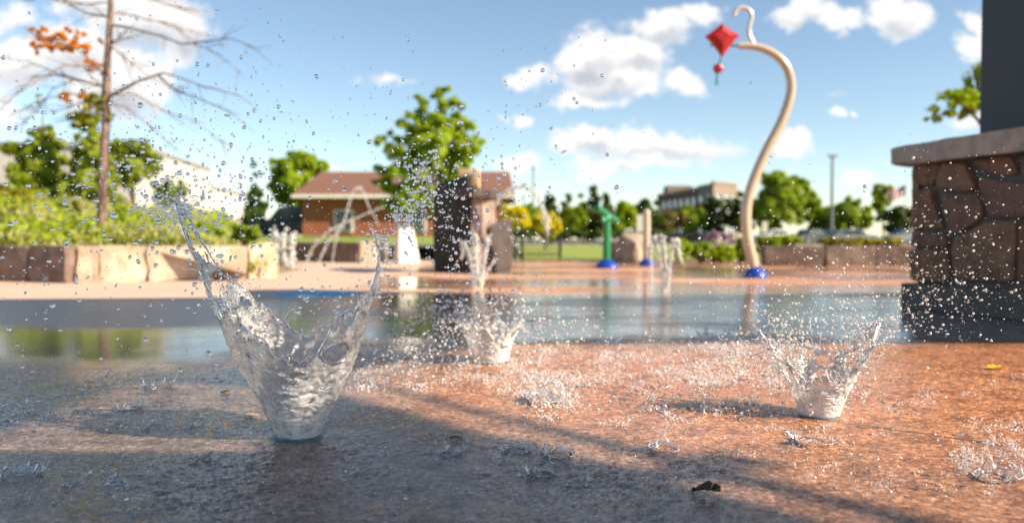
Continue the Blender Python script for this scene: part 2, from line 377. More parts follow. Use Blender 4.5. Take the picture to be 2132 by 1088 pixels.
# ---------------------------------------------------------------- ground
def padmat():
    m, t, out = newmat('wet_coloured_concrete')
    co = t.n('ShaderNodeTexCoord').outputs['Object']
    sp = t.n('ShaderNodeSeparateXYZ', {}, i0=co).outputs
    wv = t.m('SUBTRACT', t.noise(co, .7, 3).outputs[0], .5)
    x = t.m('ADD', sp[0], t.m('MULTIPLY', wv, .8)); y = t.m('ADD', sp[1], t.m('MULTIPLY', wv, 1.2))
    big = t.noise(co, .35, 4, .55).outputs[0]
    # colours
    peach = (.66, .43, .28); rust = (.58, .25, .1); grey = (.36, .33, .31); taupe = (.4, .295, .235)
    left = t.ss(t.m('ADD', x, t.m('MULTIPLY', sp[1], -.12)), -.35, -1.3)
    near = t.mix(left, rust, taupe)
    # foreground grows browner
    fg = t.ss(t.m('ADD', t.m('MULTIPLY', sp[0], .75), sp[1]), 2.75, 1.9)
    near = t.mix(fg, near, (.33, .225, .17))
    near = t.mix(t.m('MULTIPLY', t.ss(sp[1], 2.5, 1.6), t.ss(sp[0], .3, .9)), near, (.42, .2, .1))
    d = t.n('ShaderNodeVectorMath', dict(operation='LENGTH'), i0=t.n('ShaderNodeVectorMath', dict(operation='SUBTRACT'), i0=co, i1=(3.1, 6.25, 0)).outputs[0]).outputs['Value']
    disc = t.ss(d, 2.1, 2.07)
    c = t.mix(disc, near, grey)
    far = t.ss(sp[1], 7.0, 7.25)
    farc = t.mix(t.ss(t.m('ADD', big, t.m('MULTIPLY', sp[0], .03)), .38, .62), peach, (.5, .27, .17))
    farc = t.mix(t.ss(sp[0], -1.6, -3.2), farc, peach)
    ring = t.m('MULTIPLY', t.ss(d, 2.05, 2.07), t.ss(d, 2.11, 2.09))
    c = t.mix(far, c, farc)
    c = t.mix(t.m('MULTIPLY', ring, .75), c, (.02, .02, .02))
    # sand finish and mottling; bright and dark specks paint in wet sparkle
    fine = t.noise(co, 160, 3, .7).outputs[0]; mot = t.noise(co, 9, 6, .65).outputs[0]
    sparkle = t.noise(co, 55, 5, .7).outputs[0]
    c = t.mix(t.m('MULTIPLY', t.ss(mot, .45, .62), .7), c, t.mix(1.0, c, (.45, .36, .32), 'MULTIPLY'))
    c = t.mix(t.m('MULTIPLY', t.ss(sparkle, .53, .62), .9), c, t.mix(1.0, c, (2.0, 2.2, 2.6), 'MULTIPLY'))
    c = t.mix(t.m('MULTIPLY', t.ss(sparkle, .48, .38), .8), c, t.mix(1.0, c, (.35, .28, .25), 'MULTIPLY'))
    c = t.mix(t.m('MULTIPLY', t.ss(fine, .5, .75), .5), c, t.mix(1.0, c, (1.7, 1.6, 1.45), 'MULTIPLY'))
    # saw-cut joints
    for (ax, ay), (bx, by) in ((gnd(60, 646)[:2], gnd(390, 692)[:2]), (gnd(1090, 640)[:2], gnd(1500, 700)[:2]), (gnd(-400, 1000)[:2], gnd(300, 740)[:2])):
        L_ = math.hypot(bx-ax, by-ay); nx_, ny_ = -(by-ay)/L_, (bx-ax)/L_
        dl = t.m('ABSOLUTE', t.m('ADD', t.m('ADD', t.m('MULTIPLY', sp[0], nx_), t.m('MULTIPLY', sp[1], ny_)), -(ax*nx_+ay*ny_)))
        c = t.mix(t.m('MULTIPLY', t.ss(dl, .012, .006), .7), c, (.03, .025, .02))
    # wetness
    st = t.n('ShaderNodeMapping', {}, Vector=co, Scale=(.22, .55, 1)).outputs[0]
    band = t.noise(st, 1.0, 3, .5).outputs[0]
    dryf = t.m('MULTIPLY', far, t.m('MAXIMUM', t.ss(x, -1.5, -2.4), t.ss(band, .50, .58)))
    wet = t.m('SUBTRACT', 1.0, dryf, clamp=True)
    c = t.mix(t.m('MULTIPLY', wet, .4), c, t.mix(1.0, c, (.45, .4, .38), 'MULTIPLY'))
    # browner matte patches lie between the puddles
    ms_ = t.noise(t.n('ShaderNodeMapping', {}, Vector=co, Scale=(.45, 1.15, 1)).outputs[0], 1.0, 4, .55).outputs[0]
    c = t.mix(t.m('MULTIPLY', t.ss(ms_, .48, .6), t.m('MULTIPLY', t.ss(sp[1], 4.6, 5.2), t.ss(d, 2.05, 2.2))), c, (.5, .24, .13))
    leftm = t.m('MULTIPLY', t.m('MULTIPLY', t.ss(sp[0], -1.2, -2.2), t.ss(y, 4.7, 5.2)), .85)
    c = t.mix(leftm, c, (.62, .45, .35))
    midm = t.m('MULTIPLY', t.m('MULTIPLY', t.ss(ms_, .46, .62), .5), t.ss(sp[1], 4.6, 5.2))
    matte = t.m('MAXIMUM', t.m('MAXIMUM', leftm, midm), t.m('MULTIPLY', t.ss(ms_, .56, .62), .25))
    # ripples
    mp = t.n('ShaderNodeMapping', {}, Vector=co, Rotation=(0, 0, R(25)), Scale=(1, 1.7, 1)).outputs[0]
    r1 = t.noise(mp, 95, 4, .6, .4).outputs[0]
    r2 = t.noise(co, 11, 3, .5, .4).outputs[0]
    vo = t.n('ShaderNodeTexVoronoi', dict(feature='SMOOTH_F1'), Vector=co, Scale=26.0).outputs[0]
    calmY = t.ss(t.m('ADD', sp[1], t.m('MULTIPLY', t.m('SUBTRACT', t.noise(co, 1.1, 4, .6).outputs[0], .5), 2.2)), 3.9, 4.5)
    calmL = t.m('MULTIPLY', t.ss(sp[0], -.9, -1.5), t.ss(y, 2.9, 3.9))
    calm = t.m('MAXIMUM', calmY, calmL)
    # rain-beaten patches
    busy = t.ss(t.m('ADD', t.noise(co, 1.6, 3).outputs[0], t.m('MULTIPLY', sp[0], .06)), .42, .6)
    hgt = t.m('ADD', t.m('MULTIPLY', r1, t.m('ADD', .55, t.m('MULTIPLY', busy, .9))), t.m('ADD', t.m('MULTIPLY', r2, .8), t.m('MULTIPLY', t.m('MULTIPLY', vo, busy), .55)))
    amp = t.m('ADD', t.m('MULTIPLY', t.m('SUBTRACT', 1.0, calm), .006), .00035)
    bmp = t.n('ShaderNodeBump', {}, Height=t.m('MULTIPLY', hgt, amp), Strength=1, Distance=1.0).outputs[0]
    bb = t.n('ShaderNodeBump', {}, Height=t.m('MULTIPLY', t.m('ADD', fine, t.m('MULTIPLY', sparkle, 2.0)), .0022), Strength=1, Distance=1.0).outputs[0]
    b = t.n('ShaderNodeBsdfPrincipled', {}, Base_Color=c, Roughness=.75, Coat_Weight=t.m('MULTIPLY', wet, t.m('SUBTRACT', 1.0, t.m('MULTIPLY', matte, .8))), Coat_Roughness=t.m('ADD', .02, t.m('MULTIPLY', matte, .3)), Coat_IOR=t.m('ADD', 1.36, t.m('MULTIPLY', calmY, .9)), Coat_Normal=bmp, Normal=bb)
    b.inputs['Specular IOR Level'].default_value = .3
    link_out(t, out, b); return m
def grid_sheet(name, x0, x1, y0, y1, nx, ny, zf, m):
    xs = np.linspace(x0, x1, nx); ys = np.linspace(y0, y1, ny); X, Y = np.meshgrid(xs, ys)
    Z = zf(X, Y); V = np.stack([X.ravel(), Y.ravel(), Z.ravel()], 1)
    i = np.arange(nx*ny).reshape(ny, nx); F = np.stack([i[:-1, :-1].ravel(), i[:-1, 1:].ravel(), i[1:, 1:].ravel(), i[1:, :-1].ravel()], 1)
    return mesh_np(name, V, F, m)
padm = padmat()
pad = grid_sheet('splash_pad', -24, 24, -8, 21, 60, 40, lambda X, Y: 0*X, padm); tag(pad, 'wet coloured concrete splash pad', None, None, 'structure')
CROWNS = [(1124, 992, 52), (940, 948, 46), (1075, 942, 50), (1382, 938, 56), (272, 852, 44), (1202, 1012, 40), (45, 995, 74), (1130, 840, 60), (1690, 925, 60), (2075, 1000, 70), (330, 812, 56), (1165, 950, 60), (240, 1010, 34), (150, 1012, 30), (560, 985, 20), (760, 1010, 26), (420, 960, 24), (640, 1050, 20), (1300, 1010, 24), (1600, 1010, 26), (700, 940, 14)]
def film():
    ys = np.exp(np.linspace(math.log(.95), math.log(4.7), 470)); sx = np.linspace(-.78, .78, 900)
    Sx, Yy = np.meshgrid(sx, ys); Xx = Sx*Yy
    busy = np.clip((fbm(Xx*1.6, Yy*1.6, 3, 3, 5)+.08*Xx)*2.2+.35, 0, 1)
    busy = np.maximum(busy, np.exp(-((Xx-.45)**2/.9+(Yy-3.1)**2/.5))); busy = np.maximum(busy, np.exp(-((Xx+1.5)**2/.35+(Yy-2.3)**2/.35)))
    busy = np.maximum(busy, .9*np.exp(-((Xx-.35)**2/.3+(Yy-1.9)**2/.15)))
    calm = np.clip((4.5-Yy-.3*fbm(Xx*2, Yy*2, 0, 2, 8))/.7, 0, 1)
    calm *= 1-np.clip((-.8-Xx)/.5, 0, 1)*np.clip((Yy-2.9)/.7, 0, 1)*.93
    c, s_ = math.cos(.45), math.sin(.45); U = Xx*c+Yy*s_; W = -Xx*s_+Yy*c
    a = fbm(U*38, W*75, 0, 3, 31); b = 1-2*np.abs(vnoise(U*55+a, W*105, 1, 33)); l = fbm(Xx*14, Yy*14, 0, 2, 35)
    pit = np.clip(vnoise(Xx*52, Yy*52, 2, 37)-.35, 0, 1)*np.clip(vnoise(Xx*120, Yy*120, 4, 39)+.6, 0, 1.4)
    Z = .004+((a*.0012+b*.0007)*(.7+1.3*busy)+l*.0014+busy*.0022*fbm(Xx*30, Yy*38, 0, 2, 71))*calm+pit*busy*calm*.004
    for cxp, cyp, cw in CROWNS:
        q = gnd(cxp, cyp); rad = np.hypot(Xx-q.x, Yy-q.y); r0 = cw*q.y/FP/2; k_ = rad < .16
        Z[k_] += (.0013*np.cos((rad[k_]-r0)*2*math.pi/.013)*np.exp(-np.abs(rad[k_]-r0)/.022))
    V = np.stack([Xx.ravel(), Yy.ravel(), Z.ravel()], 1)
    i = np.arange(Xx.size).reshape(Xx.shape); F = np.stack([i[:-1, :-1].ravel(), i[:-1, 1:].ravel(), i[1:, 1:].ravel(), i[1:, :-1].ravel()], 1)
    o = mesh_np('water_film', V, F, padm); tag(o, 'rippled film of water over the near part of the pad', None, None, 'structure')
film()
soil = mat('earth', (.2, .16, .09), .95, .3, 1)
g = grid_sheet('ground', -900, 900, -60, 1500, 20, 20, lambda X, Y: 0*X-.02, mat('far_ground', (.12, .14, .06), .95, .3, .1)); tag(g, 'flat ground', None, None, 'structure')
def lawnm():
    return mat('lawn_grass', (.3, .36, .05), .9, c2=(.17, .24, .03), scale=1.5, bump=.03, bscale=20)
LM = lawnm()
gr = grid_sheet('lawn', .3, 60, 21.5, 62, 20, 20, lambda X, Y: 0*X+.01, LM); tag(gr, 'mown lawn beyond the splash pad', None, None, 'structure')
pt = grid_sheet('path', -2, 60, 62.3, 74, 4, 4, lambda X, Y: 0*X+.02, mat('path_concrete', (.5, .36, .27), .85, .15, 2)); tag(pt, 'pale path across the lawn', None, None, 'structure')
pk = grid_sheet('car_park', 8, 120, 74.5, 96, 4, 4, lambda X, Y: 0*X+.02, mat('asphalt', (.07, .07, .07), .9, .2, 2)); tag(pk, 'asphalt car park', None, None, 'structure')
rl = grid_sheet('raised_lawn', -16, -.2, 20.3, 60, 30, 30, lambda X, Y: .42+np.clip((Y-20)/18, 0, 1)*.26, LM); tag(rl, 'raised lawn in front of the brick building', None, None, 'structure')
def bedz(X, Y):
    f = np.clip((-.30*Y-X)/1.3, 0, 1); hx = .35+.65*np.clip((-X/Y-.3)/.33, 0, 1)
    return (.40+np.clip((Y-10.6)/11, 0, 1.4)*1.25*hx+.06*vnoise(X*1.1, Y*1.1, 0, 3))*f-.03*(1-f)
bed = grid_sheet('planting_bed', -60, -3.6, 10.3, 30, 60, 50, lambda X, Y: bedz(X, Y), soil); tag(bed, 'sloping planting bed behind the stone wall', None, None, 'structure')
p = gnd(662, 611)
mb = MB(); mb.lathe([(.43, 0), (.43, .006), (0.001, .0065)], (p.x, p.y, .001), 40)
o = mb.build('ground_marking', mat('blue_ground_paint', (.14, .42, .6), .6, .1, 6, spec=.3)); tag(o, 'round blue painted marking on the pad', None, None, 'structure')

# ---------------------------------------------------------------- rough stone
def rough_block(poly, z0, z1, seed=0, amp=.03, nu=14, nz=8, freq=3.0):
    """closed rough block over a 4-corner plan"""
    P = [Vector((a[0], a[1])) for a in poly]
    vs = []; fs = []; idx = {}
    def vert(u, v, w):
        k = (round(u, 4), round(v, 4), round(w, 4))
        if k in idx: return idx[k]
        a = P[0].lerp(P[1], u); b = P[3].lerp(P[2], u); c = a.lerp(b, v)
        z = z0+(z1-z0)*w
        idx[k] = len(vs); vs.append([c.x, c.y, z]); return idx[k]
    def side(f, nu, nv):
        for i in range(nu):
            for j in range(nv):
                fs.append([vert(*f(i/nu, j/nv)), vert(*f((i+1)/nu, j/nv)), vert(*f((i+1)/nu, (j+1)/nv)), vert(*f(i/nu, (j+1)/nv))])
    side(lambda a, b: (a, 0, b), nu, nz); side(lambda a, b: (1-a, 1, b), nu, nz)
    side(lambda a, b: (0, 1-a, b), 8, nz); side(lambda a, b: (1, a, b), 8, nz)
    side(lambda a, b: (a, b, 1), nu, 8); side(lambda a, b: (a, 1-b, 0), nu, 8)
    V = np.array(vs); c = V.mean(0); d = V-c; h = (V.max(0)-V.min(0))/2+1e-6
    rr = np.abs(d/h); e = np.sort(rr, 1)[:, 1]      # near an edge
    V = V-d*np.clip(e-.82, 0, 1)[:, None]*.22
    nx = fbm(V[:, 0]*freq, V[:, 1]*freq, V[:, 2]*freq, 4, seed); ny = fbm(V[:, 0]*freq, V[:, 1]*freq, V[:, 2]*freq, 4, seed+50); nzz = fbm(V[:, 0]*freq, V[:, 1]*freq, V[:, 2]*freq, 4, seed+99)
    V = V+np.stack([nx, ny, nzz*.6], 1)*amp
    V[:, 2] = np.maximum(V[:, 2], z0-.02)
    return V.tolist(), fs
def block_part(name, poly, z0, z1, m, parent, seed, amp=.03, freq=3.0, **k):
    mb = MB(); v, f = rough_block(poly, z0, z1, seed, amp, freq=freq, **k); mb.add(v, f)
    return mb.build(name, m, parent, smooth=True)
# left cream wall
w = thing('stone_wall', 'cream stone block retaining wall below the planting bed, dark at its left end', 'wall', gnd(250, 585))
def wall_run(parent, pts, ztop, thick, mats, seed):
    for i in range(len(pts)-1):
        a = Vector(pts[i][:2]); b = Vector(pts[i+1][:2]); d = (b-a).normalized(); n = Vector((-d.y, d.x))
        a2 = a+d*.012; b2 = b-d*.012
        poly = [a2, b2, b2+n*thick, a2+n*thick]
        mm = mats[i % len(mats)]
        zt = ztop+random.uniform(-.012, .012)
        lb = block_part('stone_block', [(q.x, q.y) for q in poly], 0, zt, mm, parent, seed+i, .05)
pp = [gnd(-160, 592), gnd(136, 590), gnd(175, 588), gnd(290, 584), gnd(410, 581), gnd(505, 577), gnd(552, 574)]
zz = .46
wall_run(w, [(-8.6, 11.4), (-6.9, 10.45), (-6.2, 10.15), (-5.53, 9.85)], zz, .45, [M['brown_shaded']], 5)  # shade on the left end is put into the block colour
wall_run(w, [(-5.46, 9.95), (-5.2, 10.02), (-4.7, 10.25), (-4.0, 10.6), (-3.62, 10.9), (-3.32, 11.3)], zz, .45, [M['cream']], 15)
# second wall farther back
w2 = thing('stone_wall', 'dark brown stone wall with a cream end, beyond the water arcs', 'wall', gnd(700, 545))
wall_run(w2, [(-5.7, 19.9), (-4.6, 19.1), (-3.55, 18.3)], .48, .5, [M['brown_shaded']], 31)
block_part('stone_block', [(-3.5, 18.3), (-3.2, 18.35), (-3.0, 19.2), (-3.4, 19.3)], 0, .5, M['cream'], w2, 44)
wall_run(w2, [(-5.95, 18.2), (-5.5, 18.6)], .47, .5, [M['cream']], 37)
# right low wall
w3 = thing('stone_wall', 'low brown stone wall in front of the parked cars', 'wall', gnd(1740, 555))
wall_run(w3, [(5.1, 16.1), (6.3, 16.0), (7.4, 16.15), (8.5, 16.0), (9.8, 16.2), (11.2, 16.1)], .405, .4, [M['brickwall_r']], 61)

# ---------------------------------------------------------------- leaf clouds
def leaves(centers, radii, n, size, name, m, parent, flat=.0, asp=.55, seed=1, surf=.5):
    """n leaf quads scattered in clump ellipsoids"""
    g = np.random.default_rng(seed); C = np.array(centers, float); Rr = np.array(radii, float)
    wgt = (Rr[:, 0]*Rr[:, 1]*Rr[:, 2])**.72; wgt /= wgt.sum()
    # sub-clumps inside each lobe for light and dark masses with gaps
    ns = max(len(C)*5, int(n/42)); k = g.choice(len(C), ns, p=wgt)
    d = g.normal(size=(ns, 3)); d /= np.linalg.norm(d, axis=1)[:, None]
    r = g.random(ns)**surf; sub = C[k]+d*r[:, None]*Rr[k]
    sr = (Rr[k].mean(1))*g.uniform(.2, .46, ns)
    j = g.integers(0, ns, n); e = g.normal(size=(n, 3)); e /= np.linalg.norm(e, axis=1)[:, None]
    P = sub[j]+e*(sr[j]*g.random(n)**.45)[:, None]*np.array([1, 1, .75])
    ctr = C.mean(0); out_ = P-ctr; out_ /= np.linalg.norm(out_, axis=1)[:, None]+1e-9
    nrm = g.normal(size=(n, 3))*.55+out_*.75+e*.45+np.array([0, 0, .35]); nrm /= np.linalg.norm(nrm, axis=1)[:, None]
    a = np.cross(nrm, g.normal(size=(n, 3))); a /= np.linalg.norm(a, axis=1)[:, None]+1e-9; b = np.cross(nrm, a)
    s = 1.25*size*g.uniform(.6, 1.35, n)[:, None]
    V = np.stack([P-a*s, P+b*s*asp, P+a*s, P-b*s*asp], 1).reshape(-1, 3)
    off = np.array(parent.get('_o', (0, 0, 0))) if parent is not None else np.zeros(3)
    return mesh_np(name, V-off, np.arange(4*n).reshape(n, 4), m, parent, smooth=False)
def lobes3(lobes, Y, depth=None, seed=0):
    g = random.Random(seed); c = []; r = []
    for l in lobes:
        px, py, rx, ry = l[:4]; k = Y/FP
        p = at(px, py, Y+(g.uniform(-.45, .45)*rx*k)); c.append(p); r.append((rx*k, (depth or rx)*k*.85, ry*k))
    return c, r
def tree(name, label, lobes, Y, trunk, m, n=3500, size=.12, bark=None, group=None, zbase=0, seed=0, cat='tree', limbs=8, tr=None):
    bark = bark or M['bark2']; tx, tw = trunk
    b = at(tx, HZ, Y); base = Vector((b.x, Y, zbase)); o = thing(name, label, cat, base, group)
    c, r = lobes3(lobes, Y, seed=seed)
    leaves(c, r, n, size, 'crown', m, o, seed=seed+1)
    topz = max(q.z for q in c); rad = tw*Y/FP/2
    g = random.Random(seed+5)
    mb = MB(); top = Vector((sum(q.x for q in c)/len(c), Y, topz)); pts = []
    for i in range(7):
        f = i/6; q = base.lerp(top, f); q.x += math.sin(f*5+seed)*rad*.6*(f > 0); pts.append(q)
    mb.tube(pts, [rad*(1.25 if i == 0 else 1)*(1-.8*i/6) for i in range(7)], 8)
    cs = sorted(range(len(c)), key=lambda i: -r[i][0])[:limbs]
    for i in cs:
        f = g.uniform(.3, .6); a = base.lerp(top, f); e = c[i]
        mid = a.lerp(e, .5)+Vector((0, 0, (e-a).length*.08))
        mb.tube([a, mid, e], [rad*.42, rad*.26, rad*.08], 6)
    mb.build('trunk', bark, o, smooth=True)
    return o
def cone_lobes(x, top, bot, w, n=7):
    n = int(n*1.8)
    return [(x+random.uniform(-.05, .05)*w, top+(bot-top)*(i+.5)/n, max(w*.09, w/2*((i+.8)/n)**.9), (bot-top)/n*1.5) for i in range(n)]
def blob_lobes(x, y, rx, ry, n=9, seed=0):
    g = random.Random(seed); L = [(x, y, rx*.6, ry*.6)]
    for i in range(n):
        a = 2*math.pi*i/n+g.uniform(-.3, .3); k = g.uniform(.5, .68)
        L.append((x+math.cos(a)*rx*k, y-math.sin(a)*ry*k, rx*g.uniform(.27, .42), ry*g.uniform(.27, .42)))
    return L
random.seed(3)
tree('maple_tree', 'large bright green maple in front of the brick building roof',
     [(925, 205, 22, 26), (880, 215, 20, 24), (955, 222, 18, 22), (905, 250, 45, 32), (860, 262, 35, 28), (950, 262, 38, 30), (905, 300, 60, 34), (850, 310, 45, 28), (960, 305, 38, 28), (992, 292, 17, 13), (985, 345, 20, 16),
      (795, 284, 26, 13), (782, 292, 12, 14), (800, 355, 34, 11), (825, 340, 30, 20), (850, 360, 45, 26), (910, 355, 55, 28), (955, 345, 35, 26), (830, 395, 36, 22), (875, 405, 42, 24), (835, 425, 38, 18), (900, 430, 35, 18), (800, 385, 22, 13)],
     30, (918, 15), M['leaf_bright'], 15000, .1, zbase=.55, seed=11, limbs=14)
tree('deciduous_tree', 'light green tree rising behind the left end of the brown roof', blob_lobes(615, 380, 66, 72, 11, 4)+[(600, 325, 25, 20), (645, 330, 24, 17), (672, 348, 16, 12)], 46, (610, 8), M['leaf_bright'], 5200, .2, zbase=.5, seed=21)
tree('evergreen_tree', 'narrow dark evergreen left of the light green tree', cone_lobes(532, 348, 478, 62), 44, (532, 6), M['leaf_dark'], 3200, .17, zbase=.5, seed=22)
tree('pine_tree', 'broad pine at the far left behind the planting bed', cone_lobes(82, 235, 420, 165, 8)+[(35, 330, 30, 30), (120, 300, 30, 28), (135, 350, 30, 30)], 22, (85, 12), M['leaf_conifer'], 7000, .085, zbase=.9, seed=23)
tree('pine_tree', 'tall dark pine right behind the young tree trunk', cone_lobes(188, 195, 420, 120, 8)+[(170, 250, 26, 20), (215, 330, 30, 30)], 21, (190, 12), M['leaf_conifer'], 5200, .085, zbase=.9, seed=24)
tree('pine_tree', 'pine between the young tree trunk and the white building', blob_lobes(278, 345, 58, 58, 9, 6)+[(300, 300, 20, 14), (250, 310, 22, 18)], 22, (275, 10), M['leaf_conifer'], 4200, .085, zbase=.9, seed=25)
tree('small_tree', 'small olive green tree in front of the white building corner', blob_lobes(352, 398, 42, 34, 8, 9), 24, (352, 7), M['leaf_mid'], 2400, .08, zbase=.9, seed=26)
tree('small_tree', 'yellow leaved tree beside the stone tower', blob_lobes(1068, 452, 38, 30, 9, 2), 36, (1062, 5), M['leaf_yellow'], 2600, .12, seed=27)
tree('small_tree', 'yellow leaved tree behind the black fence', blob_lobes(1138, 464, 38, 26, 9, 3), 37, (1135, 5), M['leaf_yellow'], 2600, .12, seed=28)
far = 'trees on the far skyline'
for i, (x, tp, w) in enumerate([(1146, 388, 26), (1178, 402, 26), (1237, 384, 30), (1261, 395, 22), (1214, 410, 30)]):
    tree('spruce_tree', ['small pointed spruce above the yellow trees', 'short spruce right of the yellow trees', 'tallest spruce on the skyline left of the green nozzle', 'thin spruce just behind the green nozzle', 'low spruce left of the tallest one'][i],
         cone_lobes(x, tp, 488, w*2.0, 7), 88+i*2, (x, 3), M['leaf_dark'], 3200, .3, group=far, seed=40+i)
dd = [(1105, 455, 45, 36, 'leaf_mid', 'rounded green tree behind the yellow trees'), (1190, 455, 34, 34, 'leaf_mid', 'green tree between the spruces'), (1298, 452, 32, 36, 'leaf_bright', 'light yellowish green tree right of the green nozzle'),
      (1262, 458, 30, 34, 'leaf_olive', 'brownish olive tree behind the green nozzle'), (1225, 462, 30, 30, 'leaf_dark', 'dark tree at the foot of the tallest spruce'), (1345, 448, 40, 36, 'leaf_dark', 'dark tree behind the tan post'), (1392, 462, 36, 30, 'leaf_olive', 'olive tree under the left end of the apartments'),
      (1440, 456, 36, 34, 'leaf_mid', 'green tree in front of the apartments'), (1488, 448, 42, 42, 'leaf_dark', 'dark tree in front of the right end of the apartments'), (1535, 445, 38, 50, 'leaf_dark', 'dark tree left of the curved pole')]
for i, (x, y, rx, ry, mm, lb) in enumerate(dd):
    tree('deciduous_tree', lb, blob_lobes(x, y, rx, ry, 9, i), 76+i*1.5, (x, 3), M[mm], 2400, .28, group=far, seed=60+i)
tree('deciduous_tree', 'broad round crowned tree right behind the curved pole', blob_lobes(1622, 425, 82, 74, 12, 5)+[(1600, 365, 30, 18), (1650, 375, 32, 20)], 84, (1622, 6), M['leaf_mid'], 6000, .32, group=far, seed=80)
tree('deciduous_tree', 'low green tree left of the tall lamp post', blob_lobes(1712, 458, 45, 36, 9, 7), 88, (1710, 4), M['leaf_mid'], 2600, .3, group=far, seed=81)
tree('deciduous_tree', 'green tree right of the tall lamp post', blob_lobes(1768, 450, 52, 44, 10, 8), 86, (1770, 5), M['leaf_mid'], 3600, .3, group=far, seed=82)
tree('deciduous_tree', 'slender tree left of the flag', blob_lobes(1836, 408, 22, 40, 8, 9), 92, (1838, 4), M['leaf_mid'], 1800, .3, group=far, seed=83)
tree('deciduous_tree', 'dark low tree under the flag beside the stone pier', blob_lobes(1866, 456, 46, 30, 9, 10), 86, (1866, 4), M['leaf_dark'], 2600, .3, group=far, seed=84)
tree('locust_tree', 'feathery green branch hanging left of the charcoal column', [(1960, 235, 34, 16), (1990, 205, 40, 22), (2030, 185, 40, 26), (2040, 215, 36, 22), (2080, 150, 60, 40), (2120, 200, 60, 50), (1945, 245, 20, 8), (2010, 235, 30, 14)], 13, (2170, 26), M['leaf_bright'], 8000, .026, seed=90, limbs=3)
# dark shrub belt far off
def shrub(name, label, lobes, Y, m, n, size, zb=0, group=None, seed=0, cat='shrub'):
    x = sum(l[0] for l in lobes)/len(lobes); b = at(x, HZ, Y); o = thing(name, label, cat, (b.x, Y, zb), group)
    c, r = lobes3(lobes, Y, seed=seed); leaves(c, r, n, size, 'foliage', m, o, seed=seed)
    mb = MB(); g = random.Random(seed)
    for q in c[:6]: mb.tube([(b.x+g.uniform(-.1, .1), Y, zb-.03), ((b.x+q.x)/2, (Y+q.y)/2, (zb+q.z)/2), tuple(q)], [.02, .014, .006], 5)
    mb.build('stem', M['bark2'], o)
    return o
hg = 'dark hedges at the far edge of the lawn'
for i, x in enumerate([1085, 1140, 1195, 1250, 1305, 1360]):
    shrub('hedge', ['dark hedge below the left yellow tree', 'dark hedge below the right yellow tree', 'dark hedge below the spruces', 'dark hedge behind the green nozzle', 'dark hedge behind the boulder', 'dark hedge behind the tan post'][i],
          [(x-20, 488, 16, 8), (x, 487, 18, 9), (x+20, 488, 16, 8)], 60, M['leaf_dark'], 900, .13, seed=100+i, group=hg, cat='hedge')
# plants right of the pad
pb = [(1420, 520, 26, 28, 'leaf_bright', 'bright green plant clump right behind the four water jets'), (1462, 522, 30, 26, 'leaf_mid', 'green plant clump under the lilac flowers'), (1505, 528, 30, 22, 'leaf_bright', 'light green clump left of the curved pole'),
      (1548, 520, 26, 28, 'leaf_mid', 'green clump directly behind the curved pole'), (1600, 508, 34, 26, 'leaf_mid', 'tall green clump at the left end of the low brown wall'), (1640, 500, 28, 14, 'leaf_bright', 'leafy clump spilling over the low brown wall')]
for i, (x, y, rx, ry, mm, lb) in enumerate(pb):
    shrub('plant_clump', lb, blob_lobes(x, y, rx, ry, 7, i), 18+i*.25, M[mm], 2400, .05, seed=120+i, cat='plant', group='plants along the pad edge')
fl = [(1478, 492, 8, 10), (1490, 488, 9, 11), (1510, 494, 9, 9), (1525, 497, 7, 8), (1465, 497, 7, 6)]
shrub('flower_clump', 'lilac flowering plants left of the curved pole', fl, 19.5, M['flower'], 1500, .028, seed=140, cat='flowers')
for i, (x, rx) in enumerate([(1790, 40), (1850, 36), (1730, 24)]):
    shrub('plant_clump', ['yellowish plants behind the low wall beside the silver car', 'yellowish plants behind the low wall next to the stone pier', 'small yellowish plants behind the low wall in front of the dark car'][i], blob_lobes(x, 504, rx, 9, 7, i), 19, M['leaf_yg'], 1800, .045, seed=150+i, cat='plant', zb=.1, group='plants behind the low wall')
# left bed
def cover(name, label, region, n, size, m, seed, kind='stuff'):
    g = np.random.default_rng(seed); x0, x1, y0, y1 = region
    Y = g.uniform(y0, y1, n); px = g.uniform(x0, x1, n); X = (px-1066)/FP*Y
    keep = fbm(X*.7, Y*.7, 0, 3, seed) > -.25; X = X[keep]; Y = Y[keep]; k = len(X)
    Z = bedz(X, Y)+g.uniform(0, .2, k)*(1+.8*vnoise(X, Y, 0, seed))
    P = np.stack([X, Y, Z], 1); a = g.normal(size=(k, 3))+np.array([0, 0, .8]); a /= np.linalg.norm(a, axis=1)[:, None]
    b = np.cross(g.normal(size=(k, 3)), a); b /= np.linalg.norm(b, axis=1)[:, None]; s = size*g.uniform(.6, 1.4, k)[:, None]
    V = np.stack([P-a*s, P+b*s*.5, P+a*s, P-b*s*.5], 1).reshape(-1, 3)
    o = mesh_np(name, V, np.arange(4*k).reshape(k, 4), m, None, False); return tag(o, label, 'ground cover', None, kind)
cover('ground_cover', 'pale green ground cover on the sloping bed', (-60, 560, 10.9, 23), 26000, .055, M['leaf_pale'], 5)
cover('undergrowth', 'mid green undergrowth on the sloping bed', (-60, 560, 10.9, 24), 9000, .06, M['leaf_bright'], 8)
